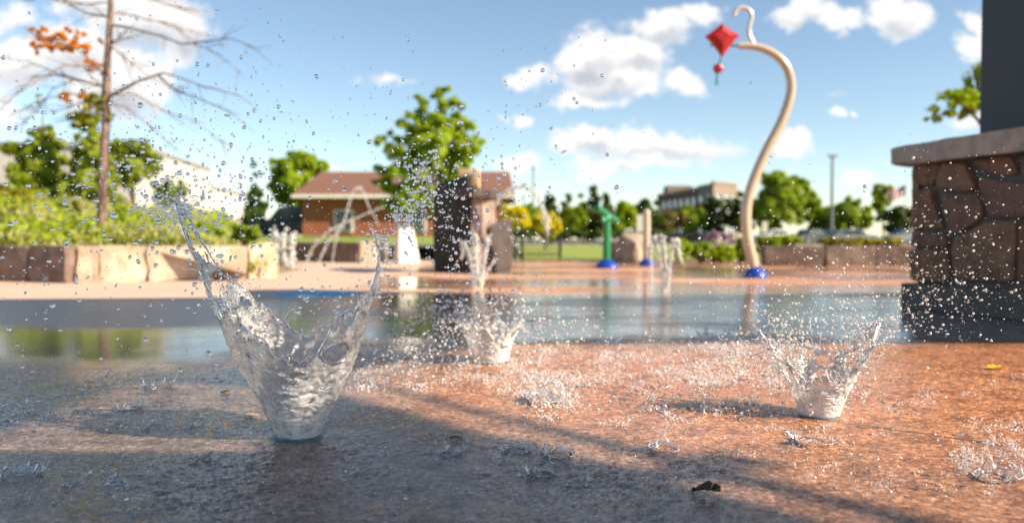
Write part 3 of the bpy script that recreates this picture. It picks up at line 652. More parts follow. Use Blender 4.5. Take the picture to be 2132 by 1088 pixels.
bs = [(262, 462, 50, 38, 13, 'leaf_bright', 'large bright green shrub right of the young tree trunk'), (175, 487, 45, 22, 11.8, 'leaf_mid', 'low dark green shrub at the foot of the young tree'), (345, 482, 42, 24, 12.5, 'leaf_bright', 'bright shrub above the middle of the cream wall'),
      (430, 485, 40, 22, 12.6, 'leaf_bright', 'bright shrub near the right end of the cream wall'), (510, 484, 36, 18, 14, 'leaf_mid', 'shrub at the right tip of the planting bed'), (20, 410, 50, 18, 18, 'leaf_yg', 'yellow green shrub at the far left edge'), (60, 452, 60, 26, 14, 'leaf_pale', 'pale feathery shrub at the far left'), (150, 432, 45, 22, 16, 'leaf_pale', 'pale shrub below the tall pine')]
for i, (x, y, rx, ry, Y, mm, lb) in enumerate(bs):
    shrub('shrub', lb, blob_lobes(x, y, rx, ry, 8, i+30), Y, M[mm], 3600, .04, zb=.45, seed=170+i, group='shrubs in the planting bed')

# ---------------------------------------------------------------- young tree
YT = 12.0
yt = thing('young_tree', 'young tree with bare branches and a few orange leaves left of the tall splash', 'tree', (at(212, 470, YT).x, YT, .5))
mb = MB(); tp = [(210, 500, 12), (211, 465, 11.5), (214, 380, 10.5), (218, 300, 10), (222, 230, 9.5), (221, 195, 10), (223, 130, 8), (228, 60, 7), (231, 0, 6), (235, -90, 4), (238, -200, 2)]
mb.tube([at(x, y, YT) for x, y, r in tp], [.88*r*YT/FP for x, y, r in tp], 12)
mb.build('trunk', M['bark'], yt, smooth=True)
BR = [([(221, 205), (250, 190), (290, 168), (340, 152), (375, 162), (430, 182), (500, 200)], 4.2, -.8), ([(330, 158), (350, 178), (380, 195), (430, 212), (500, 240)], 2.8, -1.1), ([(222, 198), (280, 196), (330, 225), (400, 250), (470, 300)], 2.4, 1),
      ([(217, 180), (160, 168), (120, 156), (75, 158), (40, 190), (0, 228)], 3.2, -1.2), ([(222, 150), (175, 138), (135, 136), (105, 150), (60, 180), (5, 218)], 3.2, -1.6), ([(217, 182), (120, 152), (60, 128), (-10, 120)], 2.4, .8), ([(228, 36), (180, 28), (150, 12), (118, -12)], 3.4, .5),
      ([(229, 52), (270, 58), (330, 74), (380, 92), (440, 85), (480, 80), (540, 102)], 3.4, -.9), ([(230, 30), (260, 28), (300, 40), (350, 50), (420, 76)], 2.6, .7), ([(224, 98), (238, 86), (250, 78)], 4, 0), ([(225, 92), (260, 118), (290, 146)], 2, -.4),
      ([(220, 155), (190, 130), (160, 102), (110, 88), (72, 72)], 2.4, -.5), ([(218, 205), (150, 196), (90, 206), (20, 242)], 2.2, 1.2), ([(0, 160), (-40, 150)], 2, 0), ([(221, 210), (170, 215), (110, 235), (60, 232)], 2.2, .6), ([(219, 215), (180, 225), (150, 250)], 2, .2),
      ([(232, -10), (280, -15), (340, 10), (400, 20)], 2, .4), ([(231, 5), (160, 10), (90, -5), (30, 5)], 2, -.6), ([(222, 212), (260, 222), (310, 260), (350, 300)], 1.8, .6), ([(150, 168), (110, 185), (70, 240), (30, 262)], 1.7, .3), ([(400, 90), (450, 110), (500, 150)], 1.4, -1)]
gg = random.Random(4)
for bi, (pts, r, dy) in enumerate(BR):
    mb = MB(); n = len(pts); P = [at(x, y, YT+dy*(i/(n-1))) for i, (x, y) in enumerate(pts)]
    mb.tube(P, [r*YT/FP*(1-.75*i/(n-1))*.75 for i in range(n)], 6)
    for q in range(16):
        i = gg.randrange(1, n) if n > 2 else 1; a = P[i-1].lerp(P[i], gg.random()); L = gg.uniform(.12, .4)
        d = (P[i]-P[i-1]).normalized()+Vector((gg.uniform(-.8, .8), gg.uniform(-.8, .8), gg.uniform(-.7, .7)))
        mb.tube([a, a+d*L*.5, a+d*L+Vector((0, 0, -.03))], [.006, .004, .002], 4)
    mb.build('branch', M['bark2'] if bi % 2 else M['bark'], yt, smooth=True)
def yl(lobes, m, n, s, name='leaves', seed=3):
    c, r = lobes3(lobes, YT, seed=seed); leaves(c, r, n, s, name, m, yt, seed=seed)
yl([(80, 62, 18, 14), (98, 80, 22, 12), (130, 78, 20, 10), (75, 100, 14, 12), (115, 98, 26, 12), (155, 95, 26, 13), (178, 103, 14, 12), (140, 60, 10, 7), (165, 72, 14, 6), (192, 140, 18, 10), (206, 88, 12, 6), (180, 128, 10, 6), (140, 200, 20, 10), (172, 200, 14, 12)], M['leaf_orange'], 1100, .036)
yl([(215, 148, 8, 10), (222, 188, 12, 14), (214, 212, 16, 18), (195, 225, 26, 18), (228, 235, 10, 20), (160, 122, 8, 7), (170, 245, 26, 22), (80, 205, 10, 12)], M['leaf_yg'], 620, .028, seed=6)

# ---------------------------------------------------------------- buildings
wb = thing('warehouse', 'long white warehouse receding behind the pines at left', 'building', (-40, 60, 0))
A = Vector((-25.6, 54)); B = Vector((-28.0, 74)); C2 = Vector((-29.3, 88))
MB().prism([(-75, 54), (A.x, A.y), (B.x, B.y), (-75, 74)], 0, 7.0).build('wall', M['white_wall'], wb)
MB().prism([(-75, 74.01), (B.x-.02, 74.01), (C2.x, C2.y), (-75, 88)], 0, 5.4).build('wall', M['white_wall'], wb)
MB().box((-50.4, 53.9, 6.95), (50, .2, .3)).build('parapet_cap', M['grey_trim'], wb)
MB().box((-50.4, 53.93, 2.0), (50, .1, 2.6)).build('lower_band', M['tan_wall'], wb)
MB().prism([(A.x-.3, A.y), (A.x+.12, A.y), (B.x+.12, B.y-.02), (B.x-.3, B.y-.02)], 6.8, 7.12).build('parapet_cap', M['grey_trim'], wb)
MB().prism([(B.x-.4, 74.1), (B.x+.1, 74.1), (C2.x+.12, C2.y), (C2.x-.3, C2.y)], 5.25, 5.52).build('parapet_cap', M['grey_trim'], wb)
mb = MB()
for i in range(1, 9):
    q = A.lerp(B, i/9); mb.box((q.x+.03, q.y, 3.5), (.05, .08, 6.8))
mb.build('panel_joint', M['tan_wall'], wb)
for f in (.3, .62):
    q = A.lerp(B, f); MB().box((q.x+.04, q.y, 2.4), (.1, 2.6, 2.2), -math.atan2(2.4, 20)*0).build('window', M['glass_dark'], wb)

bb = thing('brick_building', 'small brick building with a brown shingle roof behind the maple', 'building', (-5.2, 39, .55))
x0, x1, y0, y1 = -10.25, -.2, 39, 46
MB().prism([(x0, y0), (x1, y0), (x1, y1), (x0, y1)], .4, 2.62).build('wall', M['brick'], bb)
mb = MB(); e = .35; zr = 4.12; ze = 2.66; ym = 42.5
v = [(x0-e, y0-.6, ze), (x1+e, y0-.6, ze), (x1+.05, ym, zr), (x0+.1, ym, zr), (x0-e, y1+.6, ze), (x1+e, y1+.6, ze)]
mb.add(v+[(a, b, c-.1) for a, b, c in v[:2]]+[(a, b, c-.1) for a, b, c in v[4:]], [(0, 1, 2, 3), (3, 2, 5, 4), (0, 3, 4), (1, 5, 2), (6, 8, 9, 7), (0, 6, 7, 1), (4, 5, 9, 8), (1, 7, 9, 5), (0, 4, 8, 6)])
rf = mb.build('roof', M['roof'], bb)
MB().box(((x0+x1)/2, y0-.62, 2.6), (x1-x0+.75, .06, .17)).build('fascia', M['fascia'], bb)
for px in (716, 868):
    p = at(px, 460, 39); fr = MB().box((p.x, 38.97, 1.42), (.95, .1, 1.1)).build('window', M['fascia'], bb)
    MB().box((p.x, 38.9, 1.42), (.75, .06, .92)).build('pane', M['glass_dark'], fr)
p = at(1000, 460, 39); dr = MB().box((p.x, 38.96, 1.5), (1.0, .08, 1.95)).build('door', M['grey_trim'], bb)
MB().ball((p.x+.4, 38.9, 1.45), .05, 1).build('handle', M['rim'], dr)

ap = thing('apartment_block', 'distant four storey brick apartment block above the tree line', 'building', (32, 150, 0))
def apx(px, Y): return (px-1066)/FP*Y
a0 = (apx(1368, 165), 165); a1 = (apx(1452, 142), 142); a2 = (apx(1484, 134), 134); a3 = (apx(1532, 140), 140)
def facade(a, b, z1, m, wins, nm='wall', win=True):
    a = Vector(a); b = Vector(b); d = (b-a).normalized(); n = Vector((-d.y, d.x))
    bk = Vector((4.5, 14)); MB().prism([a, b, b+bk, a+bk], 0, z1).build(nm, m, ap)
    L = (b-a).length; MB().prism([a-n*.12, b-n*.12, b+n*.4, a+n*.4], z1+.003, z1+.45).build('parapet', M['apt_tan'], ap)
    if win:
        for r_ in range(4):
            for i in range(wins):
                q = a.lerp(b, (i+.5)/wins)-n*.12; z = 1.6+r_*2.45
                if z > z1-1: continue
                f = MB().prism([q-d*.75-n*.08, q+d*.75-n*.08, q+d*.75+n*.1, q-d*.75+n*.1], z, z+1.5).build('window', M['glass_pale'], ap)
facade(a0, a1, 9.3, M['apt_brick'], 7)
facade((a1[0]+.03, a1[1]-.1), a2, 9.5, M['apt_grey'], 2)
facade((a2[0]+.03, a2[1]+.02), a3, 9.8, M['apt_tan'], 3)
MB().box((apx(1410, 165), 165, 10.6), (5, 5, 1.6)).build('roof_box', M['apt_tan'], ap)

# ---------------------------------------------------------------- stone tower in the middle
def scr(px, Y): return ((px-1066)/FP*Y, Y)
tw = thing('stone_tower', 'tall dark stone tower of stacked blocks in the middle of the pad', 'water feature', gnd(980, 568))
Yt = 12.9
def zt(py, Y=Yt): return H+(HZ-py)*Y/FP
def blk(plan, z0, z1, m, nm='stone_block', seed=0, amp=.012):
    poly = [scr(px, Y) for px, Y in plan]
    mb = MB(); v, f = rough_block(poly, z0, z1 if not hasattr(z1, '__len__') else max(z1), seed, amp, freq=4)
    if hasattr(z1, '__len__'):
        mx = max(z1)
        for q in v:
            f_ = (q[0]-poly[0][0])/(poly[1][0]-poly[0][0]+1e-6); f_ = min(1, max(0, f_)); zt_ = z1[0]+(z1[1]-z1[0])*f_
            q[2] = z0+(q[2]-z0)*(zt_-z0)/(mx-z0)
    mb.add(v, f); return mb.build(nm, m, tw, smooth=True)
blk([(903, 13.4), (974, 12.8), (1006, 13.8), (930, 14.3)], 0, (zt(386), zt(362)), M['block_shaded'], seed=1)
blk([(950, 12.85), (982, 12.75), (1012, 13.3), (985, 13.5)], 0, zt(404), M['block_shaded'], seed=2)
blk([(980, 12.72), (1031, 13.25), (1030, 13.9), (990, 13.6)], 0, (zt(412), zt(402)), M['block_sunlit'], seed=3)
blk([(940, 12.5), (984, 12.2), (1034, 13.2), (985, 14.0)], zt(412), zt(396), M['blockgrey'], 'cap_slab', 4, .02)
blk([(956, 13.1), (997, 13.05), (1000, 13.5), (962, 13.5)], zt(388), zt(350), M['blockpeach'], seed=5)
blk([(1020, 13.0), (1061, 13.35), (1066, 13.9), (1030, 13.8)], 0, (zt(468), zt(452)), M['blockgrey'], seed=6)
# pylon
py_ = thing('stone_pylon', 'white tapered four sided pylon standing left of the dark tower', 'water feature', gnd(845, 545))
Yp = 18.6
def pyl(w, d): return [scr(845-w, Yp+.25*d), scr(832-w*.05, Yp-.28*d), scr(846+w, Yp+.02), scr(852, Yp+.5*d)]
mb = MB(); mb.prism(pyl(29, 1), 0, H+(HZ-474)*Yp/FP, pyl(15, .5)); mb.build('shaft', M['pylon'], py_, bevel=.015)
mb = MB(); mb.prism(pyl(16, .55), H+(HZ-473.8)*Yp/FP, H+(HZ-466)*Yp/FP); mb.build('top_block', M['blockgrey'], py_, bevel=.01)

# ---------------------------------------------------------------- spray features
def dome(p, r, h, m, parent, nm='base_cover'):
    prof = [(r*1.0, 0), (r*1.0, h*.18), (r*.93, h*.32), (r*.75, h*.6), (r*.5, h*.85), (r*.36, h), (.01, h)]
    mb = MB(); mb.lathe(prof, (p.x, p.y, 0), 28)
    for k in range(6):
        t = k*math.pi/3+.3; mb.ball((p.x+r*.8*math.cos(t), p.y+r*.8*math.sin(t), h*.5), r*.07, 1)
    return mb.build(nm, m, parent, smooth=True)
Yk = gnd(1572, 577).y; p = gnd(1572, 577)
kp = thing('kite_pole', 'tall curved tan pole with a red kite hanging from its tip', 'spray feature', p)
kk = Yk/FP
pts = [(1572, 576, 12.5), (1566, 540, 12.3), (1557, 500, 12.2), (1553, 450, 12), (1558, 410, 11.8), (1575, 360, 11.5), (1600, 305, 11.2), (1624, 260, 11), (1641, 215, 10.8), (1647, 180, 10.5), (1640, 145, 10), (1620, 119, 9.5), (1590, 102, 9), (1562, 96, 8.2), (1537, 96, 7.5)]
sp_ = smooth_pts([(at(x, y, Yk)) for x, y, r in pts]); rr = np.interp(np.linspace(0, len(pts)-1, len(sp_)), range(len(pts)), [.9*r*kk for _, _, r in pts])
MB().tube(sp_, list(rr), 20).build('pole', M['tanpaint'], kp, smooth=True)
dome(p, 25*kk, 24*kk, M['blue'], kp)
hk = smooth_pts([at(x, y, Yk) for x, y in [(1570, 94), (1563, 80), (1558, 68), (1561, 52), (1565, 34), (1560, 22), (1547, 16), (1535, 20), (1528, 33)]])
MB().tube(hk, 4.2*kk, 12).build('hook_pipe', M['palepipe'], kp, smooth=True)
mb = MB()
for x, y in ((1564, 31), (1560, 68)): mb.ball(at(x, y, Yk), 5.2*kk, 2)
mb.build('pipe_joint', M['palepipe'], kp, smooth=True)
mb = MB(); K = [at(x, y, Yk) for x, y in [(1503, 49), (1540, 74), (1503, 121), (1467, 76)]]
def kite_mesh():
    c = at(1503, 76, Yk); n = 9; vs = []; fs = []
    for side in (-1, 1):
        for q in range(4):
            a, b = K[q], K[(q+1) % 4]; base = len(vs)
            for i in range(n+1):
                for j in range(n+1-i):
                    u = i/n; w_ = j/n; P = c*(1-u-w_)+a*u+b*w_; e = 1-u-w_
                    # edges bow inward a little, belly bulges
                    sag = (u*w_)*.55; P = P.lerp(c, sag*.45)
                    vs.append(P+Vector((0, side*.075*math.sin(min(1, e*1.6)*math.pi/2), 0)))
            idx = {}; k = base
            for i in range(n+1):
                for j in range(n+1-i): idx[(i, j)] = k; k += 1
            for i in range(n):
                for j in range(n-i):
                    fs.append((idx[(i, j)], idx[(i+1, j)], idx[(i, j+1)]))
                    if i+j < n-1: fs.append((idx[(i+1, j)], idx[(i+1, j+1)], idx[(i, j+1)]))
    return vs, fs
v, f = kite_mesh(); MB().add(v, f).build('kite', M['red'], kp, smooth=True)
MB().tube([at(1478, 95, Yk+.1), at(1505, 95, Yk+.1), at(1538, 96, Yk)], 1.6*kk, 8).build('kite_rod', M['black'], kp)
mb = MB(); c = at(1495, 143, Yk); mb.ball(c, 10.5*kk, 3, (1, .35, 1)); mb.build('tail_disc', M['darkred'], kp, smooth=True)
MB().tube([at(1502, 118, Yk), at(1499, 128, Yk), at(1496, 134, Yk)], 1.8*kk, 8).build('tail_cord', M['tealpl'], kp)
MB().tube([at(1493, 153, Yk), at(1493, 166, Yk), at(1492, 177, Yk)], [2*kk, 2.3*kk, 3*kk], 10).build('tail_tassel', M['tealpl'], kp)
# green cannon
p = gnd(1263, 558); Yc = p.y; k = Yc/FP
gc = thing('spray_cannon', 'green spray nozzle on a green post with a blue base', 'spray feature', p)
dome(p, 25*k, 19*k, M['blue'], gc)
MB().tube([(p.x, Yc, .1), (p.x, Yc, zt(462, Yc))], 8.2*k, 20).build('post', M['green'], gc, smooth=True)
mb = MB(); a = at(1249, 437, Yc-.2); b = at(1282, 459, Yc+.25); d = (b-a)
mb.tube([a-d*.2, a-d*.19, a, b, b+d*.1], [6*k, 7*k, 6.8*k, 7*k, 5.5*k], 18); mb.build('barrel', M['green'], gc, smooth=True)
mb = MB(); q = at(1262, 455, Yc); mb.ball(q, 11*k, 3); mb.tube([at(1254, 452, Yc-.1), at(1256, 462, Yc-.12)], 5.5*k, 12); mb.build('swivel', M['green'], gc, smooth=True)
# tan post
p = gnd(1347, 552); Yc = p.y; k = Yc/FP
tp_ = thing('spray_post', 'short tan post with a blue base right of the green nozzle', 'spray feature', p)
dome(p, 17.5*k, 16*k, M['blue'], tp_)
mb = MB(); mb.lathe([(7.6*k, .1), (7.6*k, zt(443, Yc)), (6.6*k, zt(438.5, Yc)), (3.5*k, zt(436, Yc)), (.002, zt(435.5, Yc))], (p.x-1*k, Yc, 0), 22); mb.build('post', M['tanpaint'], tp_, smooth=True)
# boulder
def boulder(nm, label, p, sx, sy, sz, m, seed):
    v, f = ico(4); V = v*np.array([sx, sy, sz]); n = fbm(v[:, 0]*1.4, v[:, 1]*1.4, v[:, 2]*1.4, 4, seed)
    V = V*(1+.38*n)[:, None]
    for ax, d in (((.8, -.55, .2), .62), ((-.7, -.6, .15), .66), ((.1, -.3, .95), .62)):      # cleaved facets
        a = np.array(ax); a = a/np.linalg.norm(a); s = (V/np.array([sx, sy, sz]))@a; V = V-np.maximum(s-d, 0)[:, None]*a*np.array([sx, sy, sz])*.92
    V[:, 2] = np.maximum(V[:, 2]+sz*.55, -.02)
    o = mesh_np(nm, V, f, m, None, True); o.location = p; o.data.set_sharp_from_angle(angle=R(30)); return tag(o, label, 'boulder')
boulder('boulder', 'large angular boulder between the green nozzle and the tan post', gnd(1318, 547), .42, .4, .52, M['rock'], 8)
boulder('boulder', 'low dark boulder left of the angular one', gnd(1285, 546), .28, .3, .38, M['brown_shaded'], 12)
# black fence
fc = thing('metal_fence', 'low black metal fence on the lawn right of the dark tower', 'fence', gnd(1125, 538))
Yf = gnd(1125, 538).y; zt1 = zt(487, Yf)
for x in (1072, 1088, 1166): MB().box((scr(x, Yf)[0], Yf, (zt1+.04)/2), (.075, .075, zt1+.04)).build('post', M['black'], fc)
for z in (zt1-.03, .12): a = scr(1060, Yf)[0]; b = scr(1169, Yf)[0]; MB().box(((a+b)/2, Yf, z), (b-a, .03, .04)).build('rail', M['black'], fc)
for i in range(12): MB().box((scr(1064+i*8.6, Yf)[0], Yf+.003, zt1/2), (.016, .016, zt1-.12)).build('picket', M['black'], fc)
# lamp posts, signs, flag
def lamp(label, px, top, Y, w, arms=True):
    z = zt(top, Y); X = scr(px, Y)[0]; o = thing('lamp_post', label, 'lamp post', (X, Y, 0))
    MB().tube([(X, Y, 0), (X, Y, z)], [w*1.2, w*.8], 8).build('pole', M['pole'], o)
    mb = MB(); mb.box((X, Y, z+.05), (1.0 if arms else .4, .35, .18)); mb.build('lamp_head', M['pole'], o)
    if arms: MB().box((X, Y, z-.08), (.6, .1, .08)).build('arm', M['pole'], o)
lamp('tall car park lamp post right of the round tree', 1731, 326, 84, .17)
lamp('thin distant lamp post above the yellow trees', 1110, 350, 100, .12, False)
lamp('short distant lamp post left of the thin tall one', 1090, 410, 98, .12, False)
def sign(label, px, top, bot, Y, w):
    X = scr(px, Y)[0]; o = thing('sign', label, 'sign', (X, Y, 0)); a, b = zt(top, Y), zt(bot, Y)
    MB().tube([(X, Y, 0), (X, Y, a)], .035, 8).build('post', M['pole'], o)
    MB().box((X, Y-.06, (a+b)/2), (w, .03, a-b)).build('sign_panel', M['white_wall'], o, bevel=.01)
sign('small white sign at the right of the curved pole', 1591, 461, 484, 40, .28)
sign('pale sign panel behind the left side of the tan post', 1333, 447, 482, 40, .42)
Y = 90; X = scr(1884, Y)[0]; fo = thing('flagpole', 'striped flag flying from a pole left of the stone pier', 'flag', (X, Y, 0))
MB().tube([(X, Y, 0), (X, Y, zt(384, Y))], [.07, .04], 8).build('pole', M['pole'], fo)
m, t, out = newmat('flag_cloth'); uv = t.n('ShaderNodeUVMap').outputs[0]; s = t.n('ShaderNodeSeparateXYZ', {}, i0=uv).outputs
st = t.m('GREATER_THAN', t.m('FRACT', t.m('MULTIPLY', s[1], 6.5)), .5); c = t.mix(st, (.6, .03, .04), (.85, .82, .8)); ca = t.m('MULTIPLY', t.m('LESS_THAN', s[0], .4), t.m('GREATER_THAN', s[1], .46))
vor = t.n('ShaderNodeTexVoronoi', {}, Vector=t.n('ShaderNodeMapping', {}, Vector=uv, Scale=(15, 9, 1)).outputs[0], Scale=1.0, Randomness=0.0).outputs[0]
c = t.mix(ca, c, t.mix(t.m('LESS_THAN', vor, .22), (.03, .05, .2), (.85, .85, .85))); d = t.n('ShaderNodeBsdfDiffuse', {}, Color=c); tl = t.n('ShaderNodeBsdfTranslucent', {}, Color=c)
link_out(t, out, t.n('ShaderNodeMixShader', {}, Fac=.4, i1=d, i2=tl))
nx, ny = 24, 10; vs = []; uvs = []
for j in range(ny+1):
    for i in range(nx+1):
        u = i/nx; v = j/ny; vs.append((-u*1.95, .22*math.sin(u*7)*u, v*1.15-u*.55+.08*math.sin(u*8+1)))
        uvs.append((u, v))
fs = [(j*(nx+1)+i, j*(nx+1)+i+1, (j+1)*(nx+1)+i+1, (j+1)*(nx+1)+i) for j in range(ny) for i in range(nx)]
me = bpy.data.meshes.new('flag'); me.from_pydata(vs, [], fs); ul = me.uv_layers.new()
for l in me.loops: ul.data[l.index].uv = uvs[l.vertex_index]
me.materials.append(m); fl = bpy.data.objects.new('flag_cloth', me); COL.objects.link(fl); fl.parent = fo; fl.location = (-.07, 0, zt(386, Y)-1.2)

# ---------------------------------------------------------------- cars
def car(label, px, Y, rz, paint, L=4.5, hgt=1.45, group='parked cars behind the low wall'):
    X = scr(px, Y)[0]; o = thing('parked_car', label, 'car', (X, Y, .03), group); o['_o'] = (0, 0, 0)
    s = L/4.5; W = 1.75
    def ext(prof, w, w2=None):
        w2 = w2 or w; n = len(prof); v = [(x*s, -w/2, z) for x, z in prof]+[(x*s, w/2, z) for x, z in prof]
        return v, [tuple(range(n)), tuple(range(n, 2*n))[::-1]]+[(i, n+i, n+(i+1) % n, (i+1) % n) for i in range(n)]
    h = hgt
    body = [(-2.2, .25), (-2.22, .6), (-2.1, .85), (-1.2, .93), (1.5, .95), (2.15, .85), (2.22, .55), (2.2, .25)]
    roofp = [(-1.0, .93), (-.35, h), (1.15, h), (1.95, .95)]
    b = MB().add(*ext(body, W)).add(*ext([(-1.02, .92), (-.38, h-.03), (-.33, h), (1.12, h), (1.2, h-.03), (1.75, .92)], W*.84)).build('body', paint, o, smooth=True, bevel=.05)
    for sgn in (-1, 1):
        for w_ in ([(-.82, .97), (-.35, h-.1), (.3, h-.1), (.3, .97)], [(.36, .97), (.36, h-.1), (1.05, h-.1), (1.5, .97)]):
            y = sgn*(W*.42+.005); v = [(x*s, y, z) for x, z in w_]+[(x*s, y+sgn*.02, z) for x, z in w_]
            MB().add(v, [(0, 1, 2, 3), (7, 6, 5, 4), (0, 4, 5, 1), (1, 5, 6, 2), (2, 6, 7, 3), (3, 7, 4, 0)]).build('window', M['glass_dark'], o)
    MB().add([(-1.0*s, -.62, .96), (-1.0*s, .62, .96), (-.42*s, .6, h-.08), (-.42*s, -.6, h-.08), (-1.05*s, -.62, .97), (-1.05*s, .62, .97), (-.45*s, .6, h-.05), (-.45*s, -.6, h-.05)], [(0, 1, 2, 3), (7, 6, 5, 4), (0, 4, 5, 1), (1, 5, 6, 2), (2, 6, 7, 3), (3, 7, 4, 0)]).build('windscreen', M['glass_dark'], o)
    for x in (-1.4, 1.35):
        for y in (-W/2, W/2):
            wh = MB().tube([(x*s, y-.11, .32), (x*s, y+.11, .32)], .32, 20).build('wheel', M['tyre'], o, smooth=True)
            MB().tube([(x*s, y-.125, .32), (x*s, y+.125, .32)], .19, 12).build('rim', M['rim'], wh)
    for y in (-.62, .62): MB().box((-2.17*s, y, .68), (.1, .32, .14)).build('headlight', M['white_wall'], o, bevel=.02)
    o.rotation_euler.z = rz; return o
pt1 = mat('white_car_paint', (.75, .75, .74), .25, .03, 3, coat=1); pt2 = mat('dark_car_paint', (.02, .028, .04), .2, .1, 3, coat=1); pt3 = mat('silver_car_paint', (.5, .52, .54), .25, .05, 3, coat=1, metal=.5); pt4 = mat('grey_car_paint', (.2, .22, .25), .25, .05, 3, coat=1, metal=.5)
car('white car behind the plants right of the curved pole', 1606, 78, R(20), pt1)
car('dark blue car with shining bumper right of the white car', 1682, 76, R(35), pt2)
car('dark car partly hidden behind the dark blue one', 1728, 80, R(60), pt2)
car('silver car behind the yellowish plants', 1782, 77, R(160), pt3)
car('grey car at the left edge of the stone pier', 1880, 79, R(10), pt4)
car('white car far off behind the green nozzle', 1290, 84, R(5), pt1, group='cars far off')
car('black sports utility car beside the brick building', 600, 43, R(8), pt2, L=4.3, hgt=1.75, group='cars far off').location.z = .5

# ---------------------------------------------------------------- pavilion pier and column, unseen roof shaped for its shadow
pv = thing('pavilion', 'open pavilion with field stone pier, thick capstone and charcoal column at right', 'pavilion', (3.88, 5.78, 0))
F1 = Vector((3.17, 6.33)); dv = Vector((.27, -.963)).normalized(); nv = Vector((.963, .27)).normalized(); LL = 1.55; DD = 1.12
def q2(a, b): return F1+dv*a+nv*b
def rect(a0, a1, b0, b1): return [tuple(q2(a0, b0)), tuple(q2(a1, b0)), tuple(q2(a1, b1)), tuple(q2(a0, b1))]
pier = MB().prism(rect(.035, LL-.035, .035, DD-.035), .2, 1.13).build('stone_pier', M['mortar'], pv)
MB().prism(rect(-.05, LL+.05, -.05, DD+.05), 0, .2).build('plinth', M['plinth'], pv, bevel=.012)
mb = MB(); v, f = rough_block(rect(-.11, LL+.11, -.11, DD+.11), 1.13, 1.285, 77, .012, nu=40, nz=8, freq=7); mb.add(v, f); mb.build('capstone', M['cap'], pv, smooth=True)
SC = .4595
stones = [[(258, 320), (285, 320), (285, 395), (258, 398)], [(290, 315), (385, 305), (360, 385), (352, 405), (290, 400)], [(392, 305), (505, 305), (552, 425), (490, 434), (410, 420), (362, 412), (370, 360)], [(525, 295), (610, 280), (700, 268), (742, 350), (690, 362), (600, 340)],
          [(562, 362), (690, 388), (790, 400), (790, 550), (620, 546), (590, 490), (566, 430)], [(256, 432), (355, 420), (352, 480), (402, 600), (330, 602), (250, 592)], [(388, 440), (480, 446), (562, 442), (582, 540), (520, 592), (432, 630), (402, 520)],
          [(250, 612), (410, 622), (424, 680), (300, 684), (248, 682)], [(246, 695), (420, 692), (425, 842), (248, 836)], [(442, 650), (600, 568), (730, 562), (722, 842), (468, 838), (440, 760)], [(745, 575), (850, 580), (850, 850), (738, 846)], [(760, 270), (850, 262), (850, 385), (752, 360)]]
def face_pt(cx, cy):      # photo crop -> plane of the visible face
    px = 1780+cx*SC; py = 200+cy*SC; d = ray(px, py); n3 = Vector((nv.x, nv.y, 0)); o3 = Vector((0, 0, H)); t_ = (Vector((F1.x, F1.y, 0))-o3).dot(n3)/d.dot(n3)
    P = o3+d*t_; return ((Vector((P.x, P.y))-F1).dot(dv), P.z)
def stone_mesh(mb, poly, fn, seed):
    """poly in (a,z) on a face; fn(a,z,out)->3d ; domed rough stone"""
    g = random.Random(seed); n0 = len(poly); P = []
    for i in range(n0):
        a, b = poly[i], poly[(i+1) % n0]; L = math.hypot(a[0]-b[0], a[1]-b[1]); k = max(2, int(L/.03))
        for j in range(k): P.append((a[0]+(b[0]-a[0])*j/k, a[1]+(b[1]-a[1])*j/k))
    for _ in range(1): P = [((P[i-1][0]+2*P[i][0]+P[(i+1) % len(P)][0])/4, (P[i-1][1]+2*P[i][1]+P[(i+1) % len(P)][1])/4) for i in range(len(P))]
    c = (sum(p[0] for p in P)/len(P), sum(p[1] for p in P)/len(P)); n = len(P); vs = []; rings = [(1.0, -.02), (1.0, .034), (.975, .046), (.9, .05), (.7, .052), (.45, .054), (.2, .055)]
    tx, tz = g.uniform(-.06, .06), g.uniform(-.06, .06)
    for s_, o_ in rings:
        for a, z in P:
            aa = c[0]+(a-c[0])*s_; zz_ = c[1]+(z-c[1])*s_; nn = float(fbm(aa*8+seed, zz_*8, 0, 4, seed))
            vs.append(fn(aa+nn*.006, zz_, o_+(nn*.026+tx*(aa-c[0])+tz*(zz_-c[1]))*(o_ > 0)))
    vs.append(fn(c[0], c[1], .055)); fs = []
    for r_ in range(len(rings)-1):
        for i in range(n): fs.append((r_*n+i, r_*n+(i+1) % n, (r_+1)*n+(i+1) % n, (r_+1)*n+i))
    for i in range(n): fs.append(((len(rings)-1)*n+i, (len(rings)-1)*n+(i+1) % n, len(vs)-1))
    mb.add(vs, fs)
mb = MB()
def fA(a, z, o): q = q2(a, .04-o); return (q.x, q.y, z)
for i, st in enumerate(stones):
    poly = []
    for cx, cy in st:
        a, z = face_pt(cx, cy); poly.append((min(LL-.06, max(.0, a)), min(1.12, max(.21, z))))
    if max(p[0] for p in poly)-min(p[0] for p in poly) > .04: stone_mesh(mb, poly, fA, i)
def auto_face(fn, L, seed):
    g = random.Random(seed); z = .215
    rows = [.3, .34, .25]
    for r_, hh in enumerate(rows):
        x = .0
        while x < L-.05:
            w_ = min(g.uniform(.28, .5), L-x); w_ = L-x if L-x-w_ < .15 else w_
            j = lambda: g.uniform(-.02, .02)
            stone_mesh(mb, [(x+.015, z+.015+j()), (x+w_-.015, z+.015+j()), (x+w_-.015+j(), z+hh-.012), (x+w_*.5, z+hh-.01+j()*.5), (x+.015+j(), z+hh-.012)], fn, g.randrange(999)); x += w_
        z += hh
auto_face(lambda a, z, o: (*q2(LL-.04+o, a+.0), z), DD, 3)
auto_face(lambda a, z, o: (*q2(.04-o, a+.0), z), DD, 5)
auto_face(lambda a, z, o: (*q2(a, DD-.04+o), z), LL, 7)
mb.build('field_stones', M['stone'], pv, smooth=True)
